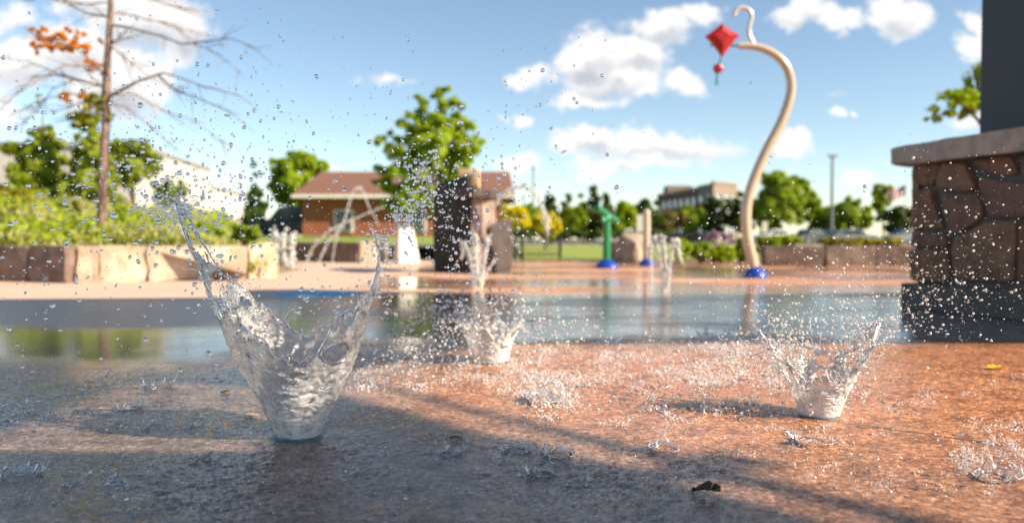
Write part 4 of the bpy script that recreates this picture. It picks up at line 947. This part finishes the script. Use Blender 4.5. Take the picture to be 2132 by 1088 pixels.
cc = q2(.75, .55); MB().prism([tuple(cc+dv*a*.33+nv*b*.33) for a, b in ((-1, -1), (1, -1), (1, 1), (-1, 1))], 1.27, 4.5).build('column', M['column'], pv, bevel=.012)
MB().prism([(3.7, 2.0), (4.05, 2.0), (4.05, 6.1), (3.7, 6.1)], 4.25, 4.5).build('beam', M['column'], pv)
mb = MB()
for pl_ in ([(1.5, -3.2), (8.4, -3.2), (7.14, -1.12), (6.6, -.58), (5.0, -.58), (1.5, -.58)], [(1.5, -.58), (5.0, -.58), (5.0, .45), (1.5, .45)], [(5.85, -.58), (6.6, -.58), (5.9, .15), (5.85, .2)],
            [(1.5, .45), (5.62, .45), (5.7, .6), (6.3, 1.55), (12.5, 1.65), (12.5, 5.7), (1.5, 4.65)]): mb.prism(pl_, 4.5, 4.56)
mb.build('roof', M['roofslab'], pv)  # unseen roof: outline cut for the ground shade, gap left to light the splash
mb = MB()
for k in range(11): mb.box((5.42, -.55+k*.095, 4.53), (.9, .03, .012))
mb.build('added_sun_slats', M['roofslab'], pv)  # added slats, thinning the sun let through onto the tall splash
for (x, y) in ((2.2, -2.8), (7.4, -2.4), (12, 2.4)):
    MB().box((x, y, 2.25), (.4, .4, 4.5)).build('column', M['column'], pv, bevel=.012)

st_ = thing('added_shade_tree', 'leafy tree beside the pavilion roof whose shade falls across the foreground', 'tree', (9.6, -2.2, 0))  # unseen tree added to soften the edges of the roof shadow
leaves([(5.8, .4, 4.65), (6.35, -.15, 4.7), (6.95, -.75, 4.7), (7.35, -1.4, 4.7), (7.8, -2.3, 4.7), (6.9, 1.68, 4.65), (8.0, 1.74, 4.65), (9.2, 1.7, 4.65), (10.4, 1.78, 4.65)], [(.26, .26, .14)]*5+[(.55, .17, .1)]*4, 1500, .035, 'crown', M['leaf_mid'], st_, seed=5)
mb = MB(); mb.tube([(9.6, -2.2, 0), (9.5, -2.1, 2.5), (9.0, -1.9, 4.2), (8.0, -1.5, 4.9), (6.2, .4, 4.8)], [.17, .13, .1, .05, .015], 10); mb.build('trunk', M['bark2'], st_, smooth=True)

# ---------------------------------------------------------------- leaves lying about
def fallen(label, px, py, size, col, rz, curl=.3, seed=0):
    p = gnd(px, py); n = 9; vs = []; fs = []
    g = random.Random(seed)
    for i in range(n+1):
        u = i/n; w_ = math.sin(u*math.pi)**.7*.36*(1+.25*math.sin(u*22+seed)); z = .1*curl*math.sin(u*math.pi)+curl*.12*u
        for v_ in (-1, 0, 1): vs.append(((u-.5)*size, v_*w_*size, z*size+abs(v_)*curl*.22*size*(g.random()+.4)+.004))
    for i in range(n):
        for v_ in (0, 1): fs.append((i*3+v_, (i+1)*3+v_, (i+1)*3+v_+1, i*3+v_+1))
    mb = MB().add(vs, fs); o = mb.build('fallen_leaf', mat('leaf_litter', col, .5, .3, 60)); so = o.modifiers.new('t', 'SOLIDIFY'); so.thickness = .0012
    o.location = (p.x, p.y, .002); o.rotation_euler.z = rz; return tag(o, label, 'leaf')
fallen('small dark green leaf on the wet pad left of the tall splash', 470, 819, .034, (.06, .12, .02), .4, .5, 1)
fallen('pale yellow brown leaf just left of the tall splash base', 522, 867, .04, (.45, .38, .16), .1, .2, 2)
fallen('dark curled leaf in the wet foreground', 1470, 1031, .06, (.03, .02, .012), -.4, .8, 3)
fallen('pale tan leaf fragment in front of the orange patch', 1246, 993, .026, (.45, .34, .18), .5, .5, 4)
fallen('green leaf beside the small ring splash', 950, 916, .035, (.02, .16, .07), .1, .4, 5)
fallen('yellow leaf at the right edge near the pier', 2072, 771, .075, (.75, .45, .03), .2, .5, 6)
fallen('tiny dark leaf left of the green post reflection', 1105, 672, .06, (.04, .07, .03), .2, .4, 7)

# ---------------------------------------------------------------- WATER
DROPS = []      # (pos, r, scale vec, kind)
def cone_splash(name, label, px, base_py, rim, pl, pr, m, seed=0, holes=(), rimr=.0022, jag=.02, nt=420, nz=150, ripple=.0034, thick=.0014, tear=None, Yo=0, rip_f=26, fine=0):
    p = gnd(px, base_py); o = thing(name, label, 'splash', p)
    th = np.linspace(0, 2*math.pi, nt, endpoint=False)
    rk = sorted(rim.items()); ang = np.array([a for a, _ in rk]+[rk[0][0]+360.]); val = np.array([b for _, b in rk]+[rk[0][1]])
    rh = np.interp((np.degrees(th)-ang[0]) % 360+ang[0], ang, val)
    rh = rh+jag*fbm(np.cos(th)*5+9, np.sin(th)*5, seed, 4, seed)*np.clip(rh/.3, .4, 1.4)+fine*.028*np.clip(vnoise(np.cos(th)*24, np.sin(th)*24, 5, seed+8)-.25, 0, 1)*np.clip(rh/.3, .6, 2)
    t = np.linspace(0, 1, nz); T, TH = np.meshgrid(t, th); Z = T*rh[:, None]
    RL = np.interp(Z, pl[0], pl[1]); RR = np.interp(Z, pr[0], pr[1]); wR = .5+.5*np.cos(TH); Rd = RL*(1-wR)+RR*wR
    cx, sy = np.cos(TH), np.sin(TH); n0_ = vnoise(cx*3, sy*3, Z*8, seed+60)
    ch = .9*fbm(cx*2.5, sy*2.5, Z*3, 3, seed+40)+.35*np.abs(((TH*7/(2*math.pi)+.3*n0_) % 1)-.5)*2
    # chevron like wavelets plus fine noise
    f = rip_f
    n = fbm(cx*Rd*f+3, sy*Rd*f, Z*f*2.6+ch*1.6, 4, seed+3)
    n2 = 1-np.abs(vnoise(cx*Rd*f*1.7, sy*Rd*f*1.7, Z*f*4.2+ch*2.2, seed+9))*2
    n3 = fbm(cx*Rd*6, sy*Rd*6, Z*6, 2, seed+21)
    grow = np.clip(Z/.1, .25, 1)
    Rd = Rd+ripple*(n*1.5+n2*.8)*grow+.03*n3*np.clip(Z/.35, .08, 1)
    X = cx*Rd; Yv = sy*Rd*.9
    V = np.stack([X, Yv, Z], -1)
    i = np.arange(nt*nz).reshape(nt, nz); ii = np.roll(i, -1, 0)
    F = np.stack([i[:, :-1].ravel(), ii[:, :-1].ravel(), ii[:, 1:].ravel(), i[:, 1:].ravel()], 1)
    fc_ = V.reshape(-1, 3)[F].mean(1); keep = np.ones(len(F), bool); a = np.degrees(np.arctan2(fc_[:, 1], fc_[:, 0])) % 360
    for (ha, hz, wa, wz) in holes:
        da = (a-ha+180) % 360-180; w_ = .18*fbm(da*.08, fc_[:, 2]*30, ha, 2, seed)
        keep &= (da/wa)**2+((fc_[:, 2]-hz)/wz)**2 > 1+w_
    if tear is not None:
        q = fbm(fc_[:, 0]*tear[0], fc_[:, 1]*tear[0], fc_[:, 2]*tear[0], 3, seed+5); rel = np.repeat(np.zeros(1), 1)
        keep &= ~((q > tear[1]) & (fc_[:, 2] > tear[2]))
    F = F[keep]
    sh = mesh_np('water_sheet', V.reshape(-1, 3), F, m, o, True)
    so = sh.modifiers.new('thick', 'SOLIDIFY'); so.thickness = thick; so.offset = 0
    # thick beaded rim
    mb = MB(); g = random.Random(seed)
    rimp = [Vector((X[k, -1], Yv[k, -1], Z[k, -1])) for k in range(0, nt, 3)]
    rr = [rimr*(.75+.9*abs(float(vnoise(k*.35, 1, 0, seed)))) for k in range(len(rimp))]
    mb.tube(rimp+[rimp[0]], rr+[rr[0]], 6, False)
    for (ha, hz, wa, wz) in holes:
        pp_ = []
        for k in range(40):
            b = 2*math.pi*k/40; aa = math.radians(ha+wa*math.cos(b)); z_ = hz+wz*math.sin(b)
            r_ = float(np.interp(z_, pl[0], pl[1]))*(.5-.5*math.cos(aa))+float(np.interp(z_, pr[0], pr[1]))*(.5+.5*math.cos(aa)); pp_.append(Vector((r_*math.cos(aa), r_*math.sin(aa)*.9, z_)))
        mb.tube(pp_+[pp_[0]], [rimr*(.8+.5*g.random()) for _ in range(41)], 6, False)
    for k in range(len(rimp)):
        if g.random() < .45: mb.ball(rimp[k]+Vector((g.uniform(-1, 1), g.uniform(-1, 1), g.uniform(-.3, 1)))*rimr*1.5, rimr*g.uniform(.8, 1.9), 1)
        if g.random() < .12:      # a finger flung off the rim
            q = rimp[k]; out = Vector((q.x, q.y, 0)).normalized()*.6+Vector((g.uniform(-.4, .4), g.uniform(-.4, .4), g.uniform(.4, 1.2))); L = g.uniform(.008, .03)*rimr/.0022
            mb.tube([q, q+out*L*.5, q+out*L], [rimr*.9, rimr*.45, rimr*.35], 5); mb.ball(q+out*(L+rimr), rimr*g.uniform(.9, 1.5), 1)
    if fine:  # loose water threads, joined into the rim mesh
        mt = mb; g = random.Random(seed+70)
        for k in range(int(46*fine)):
            q = rimp[g.randrange(len(rimp))]; od = Vector((q.x, q.y, 0)).normalized()*g.uniform(.2, .9)+Vector((g.uniform(-.9, .9), g.uniform(-.9, .9), g.uniform(-.2, 1.0)))
            L = g.uniform(.02, .075); sag = Vector((0, 0, -L*.35)); w1 = Vector((g.uniform(-1, 1), g.uniform(-1, 1), g.uniform(-1, 1)))*L*.18
            pts_ = smooth_pts([q, q+od*L*.33+w1, q+od*L*.66-w1*.7, q+od*L+sag*.5], 4); n_ = len(pts_)
            mt.tube(pts_, [rimr*(.55-.35*i/n_)*(.7+.6*g.random()) for i in range(n_)], 5)
            for z_ in pts_[2::2]:
                if g.random() < .6: mt.ball(z_, rimr*g.uniform(.45, 1.1), 1, (1, 1, g.uniform(.8, 1.5)))
    o2 = MB(); o2.v = mb.v; o2.f = mb.f; o['_o'] = (0, 0, 0)
    o2.build('rim', M['glass'] if m is not M['foam'] else M['drop_air'], o, smooth=True)
    o['_o'] = tuple(p)
    return o, rimp, p
main, rimM, pM = cone_splash('water_splash', 'tall clear cone of water with two flung arms in the left foreground', 620, 910,
    {0: .50, 8: .57, 18: .44, 30: .375, 50: .32, 75: .285, 95: .28, 120: .31, 140: .37, 155: .44, 165: .50, 172: .58, 178: .66, 184: .62, 190: .48, 200: .38, 215: .325, 232: .34, 245: .30, 262: .262, 280: .25, 298: .245, 312: .29, 328: .315, 342: .36, 352: .44},
    ([0, .05, .1, .19, .295, .41, .5, .62, .7], [.056, .076, .098, .14, .182, .225, .262, .32, .36]), ([0, .05, .1, .19, .295, .41, .5, .62], [.056, .078, .104, .147, .192, .218, .215, .2]),
    M['sheet'], seed=3, holes=((322, .248, 17, .028), (236, .3, 7, .014)), jag=.05, tear=(30, .1, .33), fine=1.3)
rs, rimR, pR = cone_splash('water_splash', 'white sunlit ragged water splash at right', 1706, 866,
    {0: .22, 15: .27, 30: .2, 60: .17, 90: .2, 120: .15, 150: .2, 175: .22, 200: .18, 230: .1, 260: .13, 285: .09, 310: .15, 335: .18}, ([0, .05, .1, .2, .3, .4], [.055, .07, .09, .135, .2, .27]), ([0, .05, .1, .2, .3, .4], [.055, .07, .088, .135, .21, .3]),
    M['foam'], seed=13, rimr=.0028, jag=.09, nt=360, nz=110, ripple=.006, thick=.003, tear=(26, .12, .06), fine=1.5)
ms, rimC, pC = cone_splash('water_splash', 'white blurred water splash in the middle of the pad', 1022, 754,
    {0: .17, 40: .12, 80: .17, 120: .11, 160: .2, 200: .13, 240: .17, 280: .1, 320: .15}, ([0, .05, .1, .2, .3], [.075, .09, .1, .15, .2]), ([0, .05, .1, .2, .3], [.075, .088, .1, .15, .2]),
    M['foam'], seed=23, rimr=.0045, jag=.1, nt=220, nz=60, ripple=.006, thick=.005, tear=(16, .3, .07))
# nozzles
for p, lb, r in ((pM, 'round teal ground nozzle under the tall splash', .069), (pR, 'round ground nozzle under the white right splash', .062), (pC, 'round ground nozzle under the middle splash', .08)):
    o = thing('ground_nozzle', lb, 'nozzle', p)
    MB().lathe([(r, .0005), (r, .006), (r*.96, .0085), (r*.62, .0085), (r*.6, .004), (.001, .004)], tuple(p), 48).build('ring', M['teal'], o, smooth=True)
    mb = MB()
    for k in range(6): t_ = k*math.pi/3; mb.lathe([(.006, .008), (.006, .0105), (.001, .011)], (p.x+r*.79*math.cos(t_), p.y+r*.79*math.sin(t_), 0), 8)
    mb.build('screw', M['rim'], o)

# ---- droplets
gd = np.random.default_rng(21)
def cluster(px, py, sx, sy, n, Y, dY=.12, r0=.0022, sg=.5, kind='g', ang=0):
    a = gd.normal(0, 1, n); b = gd.normal(0, 1, n); ca, sa = math.cos(ang), math.sin(ang)
    X = px+a*sx*ca-b*sy*sa; Yp_ = py+a*sx*sa+b*sy*ca; D = Y+gd.normal(0, dY*1.2, n); r = .82*r0*np.exp(gd.normal(0, sg*1.35, n))
    for x, y, d, q in zip(X, Yp_, D, r):
        p = at(x, y, max(.9, d))
        if kind == 'f' and Y < 3: q = min(q*.75, .0042)
        if p.z > q: DROPS.append((p, min(q, .0062), kind))
def spread(x0, x1, y0, y1, n, Y, dY=.25, r0=.0018, sg=.5, kind='g'):
    for x, y, d, q in zip(gd.uniform(x0, x1, n), gd.uniform(y0, y1, n), Y+gd.normal(0, dY, n), .85*r0*np.exp(gd.normal(0, sg*1.35, n))):
        p = at(x, y, max(.9, d))
        if kind == 'f' and Y < 3: q = min(q*.75, .0042)
        if p.z > q: DROPS.append((p, min(q, .0062), kind))
# left plume
cluster(360, 430, 34, 26, 420, 2.2, .06, .0024, .45); cluster(400, 440, 60, 40, 200, 2.2, .08, .0022)
cluster(300, 400, 110, 70, 520, 2.2, .15, .0021); cluster(230, 330, 110, 80, 420, 2.25, .2, .002); cluster(420, 330, 110, 80, 230, 2.2, .15, .0018)
cluster(120, 500, 110, 80, 170, 2.1, .2, .0021); cluster(300, 200, 190, 100, 170, 2.2, .25, .0019); cluster(520, 350, 110, 90, 160, 2.2, .2, .0018); cluster(460, 490, 70, 50, 120, 2.2, .12, .0024)
cluster(440, 560, 30, 35, 130, 2.18, .06, .0021); cluster(490, 620, 26, 26, 110, 2.18, .05, .0019)
# right plume of main splash
cluster(880, 380, 26, 34, 330, 2.25, .06, .0024, .4); cluster(845, 455, 22, 18, 240, 2.25, .05, .0023, .4); cluster(930, 430, 70, 80, 420, 2.28, .12, .0023); cluster(790, 500, 26, 20, 130, 2.22, .05, .0026)
cluster(980, 500, 80, 80, 300, 2.3, .15, .0021); cluster(860, 290, 80, 60, 150, 2.25, .15, .0019); cluster(1000, 330, 110, 100, 170, 2.3, .2, .0017); cluster(1150, 420, 130, 110, 240, 2.4, .25, .0015)
cluster(800, 590, 24, 30, 110, 2.2, .05, .0022); cluster(680, 620, 45, 24, 70, 2.2, .06, .0028); cluster(650, 480, 90, 80, 150, 2.2, .12, .002); cluster(1010, 620, 100, 50, 170, 2.4, .2, .002)
spread(0, 620, 20, 600, 230, 2.1, .35, .0019); spread(620, 1300, 60, 600, 210, 2.3, .3, .0015); spread(0, 560, 560, 780, 150, 2.0, .3, .002); spread(1250, 1560, 380, 640, 140, 2.4, .25, .0015); spread(560, 1150, 20, 180, 14, 2.2, .2, .002)
spread(1500, 1900, 140, 420, 22, 2.3, .2, .0018, .4)
# middle splash
cluster(990, 680, 75, 40, 620, 3.5, .15, .0036, .45, 'f'); cluster(900, 700, 60, 40, 420, 3.5, .2, .0034, .45, 'f'); cluster(820, 740, 80, 28, 420, 3.4, .25, .0026, .4, 'f'); cluster(1110, 690, 80, 30, 330, 3.5, .2, .003, .45, 'f'); cluster(1040, 640, 60, 30, 180, 3.5, .15, .003, .45, 'f')
cluster(940, 650, 40, 25, 240, 3.5, .1, .0042, .4, 'f'); cluster(1250, 690, 90, 30, 150, 3.5, .2, .0024, .4, 'f')
# right splash
cluster(1930, 610, 85, 60, 420, 2.5, .15, .0015, .65, 'f'); cluster(1740, 630, 130, 50, 620, 2.5, .2, .0018, .65, 'f'); cluster(1990, 640, 80, 45, 130, 2.4, .15, .0018, .65, 'f'); cluster(1560, 620, 60, 60, 170, 2.55, .2, .0017, .5, 'f')
cluster(1850, 520, 120, 60, 330, 2.5, .2, .0017, .5, 'f'); spread(1880, 2132, 300, 660, 260, 2.35, .2, .0017, .5, 'f'); spread(1450, 2132, 430, 620, 260, 2.5, .25, .0017, .5, 'f')
cluster(1590, 740, 45, 36, 520, 2.5, .1, .0021, .6, 'f'); cluster(1500, 760, 70, 30, 420, 2.55, .15, .002, .6, 'f'); cluster(1820, 695, 50, 16, 620, 2.45, .05, .002, .55, 'f', -.5); cluster(1700, 668, 70, 22, 520, 2.5, .06, .0021, .55, 'f'); cluster(1640, 760, 22, 40, 420, 2.44, .03, .0021, .5, 'f'); cluster(1770, 770, 18, 40, 380, 2.44, .03, .0021, .5, 'f'); cluster(1705, 845, 40, 14, 260, 2.42, .03, .0017, .5, 'f')
cluster(1640, 720, 24, 30, 260, 2.46, .05, .003, .45, 'f'); cluster(1780, 700, 36, 26, 220, 2.46, .05, .0026, .45, 'f')
# sprays low over the pad
def low(x0, x1, y0, y1, n, zmax, r0, kind='g', sg=.5):
    for x, y, z, q in zip(gd.uniform(x0, x1, n), gd.uniform(y0, y1, n), gd.exponential(zmax, n), r0*np.exp(gd.normal(0, sg, n))):
        g_ = gnd(x, y); DROPS.append((Vector((g_.x, g_.y, z+q)), min(q, .005), kind))
low(1080, 1640, 722, 860, 1300, .018, .0016, 'f'); low(700, 1080, 745, 820, 620, .02, .0016, 'f'); low(1300, 2132, 860, 1000, 260, .01, .0012, 'f'); low(1640, 2132, 780, 1000, 260, .02, .0017, 'f'); low(0, 420, 780, 900, 360, .02, .0013); low(0, 300, 900, 1060, 200, .014, .0011); low(900, 1500, 860, 1050, 260, .012, .001); low(400, 900, 780, 1088, 130, .012, .0009)
low(1250, 1600, 700, 800, 330, .035, .0024, 'f'); cluster(2060, 960, 60, 36, 110, 1.72, .06, .0017); cluster(1130, 810, 40, 20, 260, 2.9, .05, .0026, .4, 'f')
# shape each drop: squashed, stretched or a pair
def drop_verts(p, r, sub, g):
    v, f = ico(sub); q = g.normal(size=3); q /= np.linalg.norm(q); s = 1+abs(g.normal(0, .35)) if g.random() > .2 else g.uniform(1.5, 3.0)
    w_ = v+np.outer(v@q, q)*(s-1); w_ = w_*(1+.12*np.sin(v@(q[[1, 2, 0]])*3+g.random()*6))[:, None]
    return w_*r/(s**.4), f
order = sorted(range(len(DROPS)), key=lambda i: -DROPS[i][1]/max(.5, DROPS[i][0].y))
big = set(order[:290])
protos = []
for k in range(8):
    v, f = drop_verts(None, 1.0, 3, gd); protos.append((v, f))
pm = {}
for nm, mm in (('g', M['glass']), ('f', M['drop_air'])):
    for k, (v, f) in enumerate(protos):
        o = mesh_np('water_droplet', v, f, mm); pm[(nm, k)] = o.data; bpy.data.objects.remove(o)
def dlabel(p, kind):
    px = p.x/p.y*FP+1066
    if px < 620: return 'clear water droplet in the air around the left arm of the tall splash', 'droplets flung to the left by the tall splash'
    if kind == 'g' and px < 1300: return 'clear water droplet in the air around the right arm of the tall splash', 'droplets flung to the right by the tall splash'
    if px < 1330: return 'glinting water droplet around the blurred middle splash', 'droplets of the middle splash'
    return 'bright sunlit water droplet in the air around the white right splash', 'droplets of the right splash'
for n_, i in enumerate(order[:290]):
    p, r, kd = DROPS[i]; o = bpy.data.objects.new('water_droplet', pm[(kd, n_ % 8)]); COL.objects.link(o); o.location = p; o.scale = (r, r, r); o.rotation_euler = (gd.uniform(0, 6), gd.uniform(0, 6), gd.uniform(0, 6))
    lb, gp = dlabel(p, kd); tag(o, lb, 'droplet', gp)
Vs = []; Fs = []; Ms = []; b = 0
for i in order[290:]:
    p, r, kd = DROPS[i]; v, f = drop_verts(p, r, 2 if r/p.y > .0009 else 1, gd); Vs.append(v+np.array(p[:])); Fs.append(f+b); Ms.append(np.full(len(f), 0 if kd == 'g' else 1)); b += len(v)
sp = mesh_np('water_spray', np.concatenate(Vs), np.concatenate(Fs), M['glass']); sp.data.materials.append(M['drop_air']); sp.data.polygons.foreach_set('material_index', np.concatenate(Ms).astype(np.int32))
tag(sp, 'fine spray of small water drops hanging over the pad', 'spray', None, 'stuff')

# ---- churned water thrown up by falling drops: tangled threads and beads close to the pad
def churn(regions, m, name, label, seed):
    mb = MB(); g = random.Random(seed)
    for x0, x1, y0, y1, n, hmx in regions:
        cs_ = [(g.uniform(x0, x1), g.uniform(y0, y1)) for _ in range(max(3, n//16))]
        for _ in range(int(n*.72)):
            cxx, cyy = g.choice(cs_); q = gnd(g.gauss(cxx, 11+(x1-x0)*.012), max(y0-6, g.gauss(cyy, 4+(y1-y0)*.03))); L = g.uniform(.003, .013)*hmx*(1+.8*(g.random() < .12)); a = g.uniform(0, 6.28); d = Vector((math.cos(a), math.sin(a), g.uniform(.2, 1.6)))
            w1 = Vector((g.uniform(-1, 1), g.uniform(-1, 1), g.uniform(-.3, 1)))*L*.5; P = [q, q+d*L*.25+w1*.3, q+d*L*.5, q+d*L*.65+w1*.5]
            r_ = g.uniform(.0009, .0023)*hmx; mb.tube(P, [r_*1.7, r_, r_*1.1, r_*.5], 5)
            for k in range(g.randint(4, 9)): mb.ball(q+Vector((g.uniform(-1.6, 1.6), g.uniform(-1.6, 1.6), g.uniform(0, 1.8)))*L, r_*g.uniform(.4, 1.3), 1, (1, 1, g.uniform(.7, 1.5)))
    o = mb.build(name, m, None, smooth=True); return tag(o, label, 'spray', None, 'stuff')
churn([(1080, 1640, 722, 800, 900, 1.35), (1080, 1640, 780, 880, 700, 1.1), (700, 1080, 745, 815, 520, 1.2), (1090, 1180, 790, 850, 260, 1.5), (1640, 2132, 760, 900, 260, 1.0), (1300, 2132, 880, 1030, 300, .7), (1640, 1740, 900, 940, 90, .9), (2000, 2132, 920, 1000, 160, 1.0), (1440, 1620, 690, 780, 420, 1.5)],
      M['froth'], 'churned_water', 'bright churned water spattering over the sunlit orange pad', 5)
churn([(0, 400, 770, 890, 560, .8), (0, 300, 900, 1070, 260, .6), (900, 1450, 870, 960, 300, .6), (560, 1000, 700, 780, 240, .9), (300, 900, 820, 1080, 90, .4)], M['clear'], 'churned_water', 'clear churned water spattering over the shaded dark pad', 6)

# ---- little crowns where drops strike
def crown(label, px, py, wpx, hpx, seed, m=None, group=None, tilt=0):
    p = gnd(px, py); k = p.y/FP; r = wpx*k/2; h = hpx*k; g = random.Random(seed); n = 72; rows = 9; vs = []; fs = []
    nl = g.randint(7, 12); ph = g.random()*6; o = thing('splash_crown', label, 'splash', p, group); o['_o'] = (0, 0, 0)
    for j in range(rows):
        f_ = j/(rows-1)
        for i in range(n):
            a = 2*math.pi*i/n; sp2 = max(0, math.sin(a*nl/2+ph+.6*math.sin(a*2)))**2; hh = .72*h*(.35+.5*sp2*(.6+.5*math.sin(a*3+seed)))*(1+.35*math.cos(a-ph))
            w_ = r*(.86+.22*f_**1.5)*(1+.08*math.sin(a*3+seed)+.03*math.sin(a*11+j)); vs.append((w_*math.cos(a), w_*math.sin(a), hh*f_))
    for j in range(rows-1):
        for i in range(n): fs.append((j*n+i, j*n+(i+1) % n, (j+1)*n+(i+1) % n, (j+1)*n+i))
    s_ = MB().add(vs, fs).build('water_sheet', M['clear'], o, smooth=True); so = s_.modifiers.new('t', 'SOLIDIFY'); so.thickness = max(.0004, r*.02)
    mb = MB(); tr = max(.0004, r*.03); top = [Vector(v) for v in vs[-n:]]
    mb.tube(top+[top[0]], [tr*(.7+.8*g.random()) for _ in range(n+1)], 5, False); mb.tube([Vector(v) for v in vs[:n]]+[Vector(vs[0])], tr*1.6, 5, False)
    for i in range(0, n, 3):
        if g.random() < .6:
            q = top[i]; d = Vector((q.x, q.y, 0))*.8+Vector((0, 0, h*g.uniform(.2, .9))); mb.ball(q, tr*g.uniform(1, 2), 1)
            if g.random() < .6: mb.tube([q, q+d*.45], [tr*.8, tr*.3], 4); mb.ball(q+d*g.uniform(.5, 1.1), tr*g.uniform(.8, 1.8), 1)
    mb.build('rim', M['glass'] if m is None else M['drop_air'], o, smooth=True); o['_o'] = tuple(p); return o
crown('crown shaped ring splash, the clearest one in the centre foreground', 1124, 992, 52, 34, 1)
crown('small ring splash below the green leaf', 940, 948, 46, 34, 2); crown('low ring splash right of the small ring below the green leaf', 1075, 942, 50, 22, 3)
crown('wide crown splash in the orange patch', 1382, 938, 56, 34, 4, M['foam']); crown('ring splash on the left side of the pad', 272, 852, 44, 26, 5); crown('faint ring splash near the small tan leaf', 1202, 1012, 40, 20, 6)
crown('large crown splash at the left edge', 45, 995, 74, 50, 7); crown('large bright crown splash in the middle of the orange patch', 1130, 840, 70, 60, 8, M['foam']); crown('bright crown splash in front of the white right splash', 1690, 925, 70, 36, 9, M['foam'])
crown('splash crown at the right edge of the foreground', 2075, 1000, 80, 55, 10, M['foam']); crown('tall thin crown splash behind the left ring', 330, 812, 56, 46, 11); crown('crown splash right of the pale ring pair', 1165, 950, 60, 34, 12)
crown('low flat ring splash left of the centre foreground', 240, 1010, 34, 18, 13); crown('shallow ring splash in the lower left', 150, 1012, 30, 20, 14)
gs = random.Random(99)
for i in range(46):
    z = gs.random()
    if z < .4: x, y, m_, lb, gp = gs.uniform(1060, 1640), gs.uniform(735, 860), M['foam'], 'tiny bright splash crown in the sunlit orange patch', 'tiny crowns in the orange patch'
    elif z < .6: x, y, m_, lb, gp = gs.uniform(1640, 2132), gs.uniform(880, 1060), M['foam'], 'tiny splash crown in the orange ground at lower right', 'tiny crowns at lower right'
    elif z < .85: x, y, m_, lb, gp = gs.uniform(0, 420), gs.uniform(790, 1000), None, 'tiny clear splash crown on the dark pad at left', 'tiny crowns at left'
    else: x, y, m_, lb, gp = gs.uniform(900, 1500), gs.uniform(870, 1060), None, 'tiny clear splash crown in the dark centre foreground', 'tiny crowns in the centre foreground'
    crown(lb, x, y, gs.uniform(10, 24)*(y-497)/400, gs.uniform(5, 13)*(y-497)/400, 200+i, m_, gp)

# ---- water jets and arcs
def jet(label, cols, Y, seed, cat='water jet', w_=1.0):
    """cols: list of px polylines, foamy ropes of water"""
    b = cols[0][0]; o = thing('water_jet', label, cat, (scr(b[0], Y)[0], Y, 0)); k = Y/FP; g = random.Random(seed)
    for c in cols:
        P = smooth_pts([at(x, y, Y) for x, y, r in c], 8); rr_ = np.interp(np.linspace(0, len(c)-1, len(P)), range(len(c)), [r for _, _, r in c])
        mb = MB(); mb.tube(P, [w_*r*k*(.6+.7*g.random()) for r in rr_], 8)
        for q, r in zip(P, rr_):
            for _ in range(2):
                if g.random() < .75: mb.ball(q+Vector((g.uniform(-1, 1), g.uniform(-1, 1), g.uniform(-1, 1)))*r*k*1.5, r*k*g.uniform(.3, .95), 1)
        mb.build('water_stream', M['jet'], o, smooth=True)
jet('foaming water jets rising in front of the dark tower', [[(988, 602, 5), (985, 560, 4.5), (975, 525, 4), (966, 505, 4), (962, 540, 3)], [(994, 602, 6), (992, 550, 5), (990, 510, 5), (990, 490, 4)], [(1000, 602, 5), (1006, 550, 4.5), (1014, 510, 4), (1018, 490, 3)], [(1000, 600, 3), (1012, 570, 3), (1030, 540, 2.5)]], gnd(992, 602).y, 1)
jet('group of thin water jets right of the tan post', [[(1383, 606, 3.2), (1378, 560, 3), (1370, 520, 3), (1362, 496, 4), (1356, 510, 4), (1352, 540, 2)], [(1386, 606, 3.4), (1385, 555, 3.4), (1382, 510, 4.5), (1380, 492, 4)], [(1390, 606, 3.2), (1395, 550, 3), (1402, 510, 4), (1408, 500, 4), (1414, 530, 4), (1420, 548, 2)], [(1356, 600, 2), (1356, 560, 2.5), (1355, 520, 2)]], gnd(1385, 606).y, 2)
jet('white blurred water jets at the right end of the cream wall', [[(575, 560, 6), (575, 510, 6), (573, 478, 5)], [(591, 562, 7), (591, 520, 6.5), (590, 484, 6)], [(606, 560, 6), (607, 520, 6), (609, 484, 5)]], gnd(590, 562).y, 3)
Ya = 17.0
jet('high thin arc of water crossing the brown roof', [[(712, 478, 2.4), (722, 440, 2.3), (733, 402, 2.2), (745, 390, 2.4), (757, 400, 2), (768, 430, 1.7), (790, 470, 1.5)]], Ya, 4, 'water arc', .5)
jet('low arcs of water left of the white pylon', [[(638, 545, 2.4), (652, 515, 2.6), (680, 485, 3.2), (715, 465, 2.8), (750, 450, 2.2), (800, 430, 1.5)], [(664, 545, 2.2), (680, 510, 2.3), (700, 485, 2.6), (716, 462, 2.2)], [(692, 545, 1.5), (697, 510, 1.7), (706, 480, 1.8)]], 16.8, 5, 'water arc', .5)
jet('pale arc of water falling right of the dark tower', [[(1032, 428, 3), (1042, 412, 4), (1060, 396, 4.5), (1085, 386, 4.5), (1108, 394, 3), (1122, 415, 3), (1132, 440, 4.5), (1138, 462, 5), (1140, 490, 3)]], 15.5, 6, 'water arc', .5)

for o in bpy.data.objects:
    if '_o' in o: del o['_o']
C_ = S.cycles
C_.use_denoising = True; C_.denoiser = 'OPENIMAGEDENOISE'; C_.denoising_prefilter = 'NONE'; C_.denoising_input_passes = 'RGB_ALBEDO_NORMAL'
C_.max_bounces = 14; C_.transmission_bounces = 12; C_.glossy_bounces = 5; C_.diffuse_bounces = 4; C_.transparent_max_bounces = 8
C_.caustics_reflective = False; C_.caustics_refractive = False; C_.sample_clamp_indirect = 6; C_.blur_glossy = .3
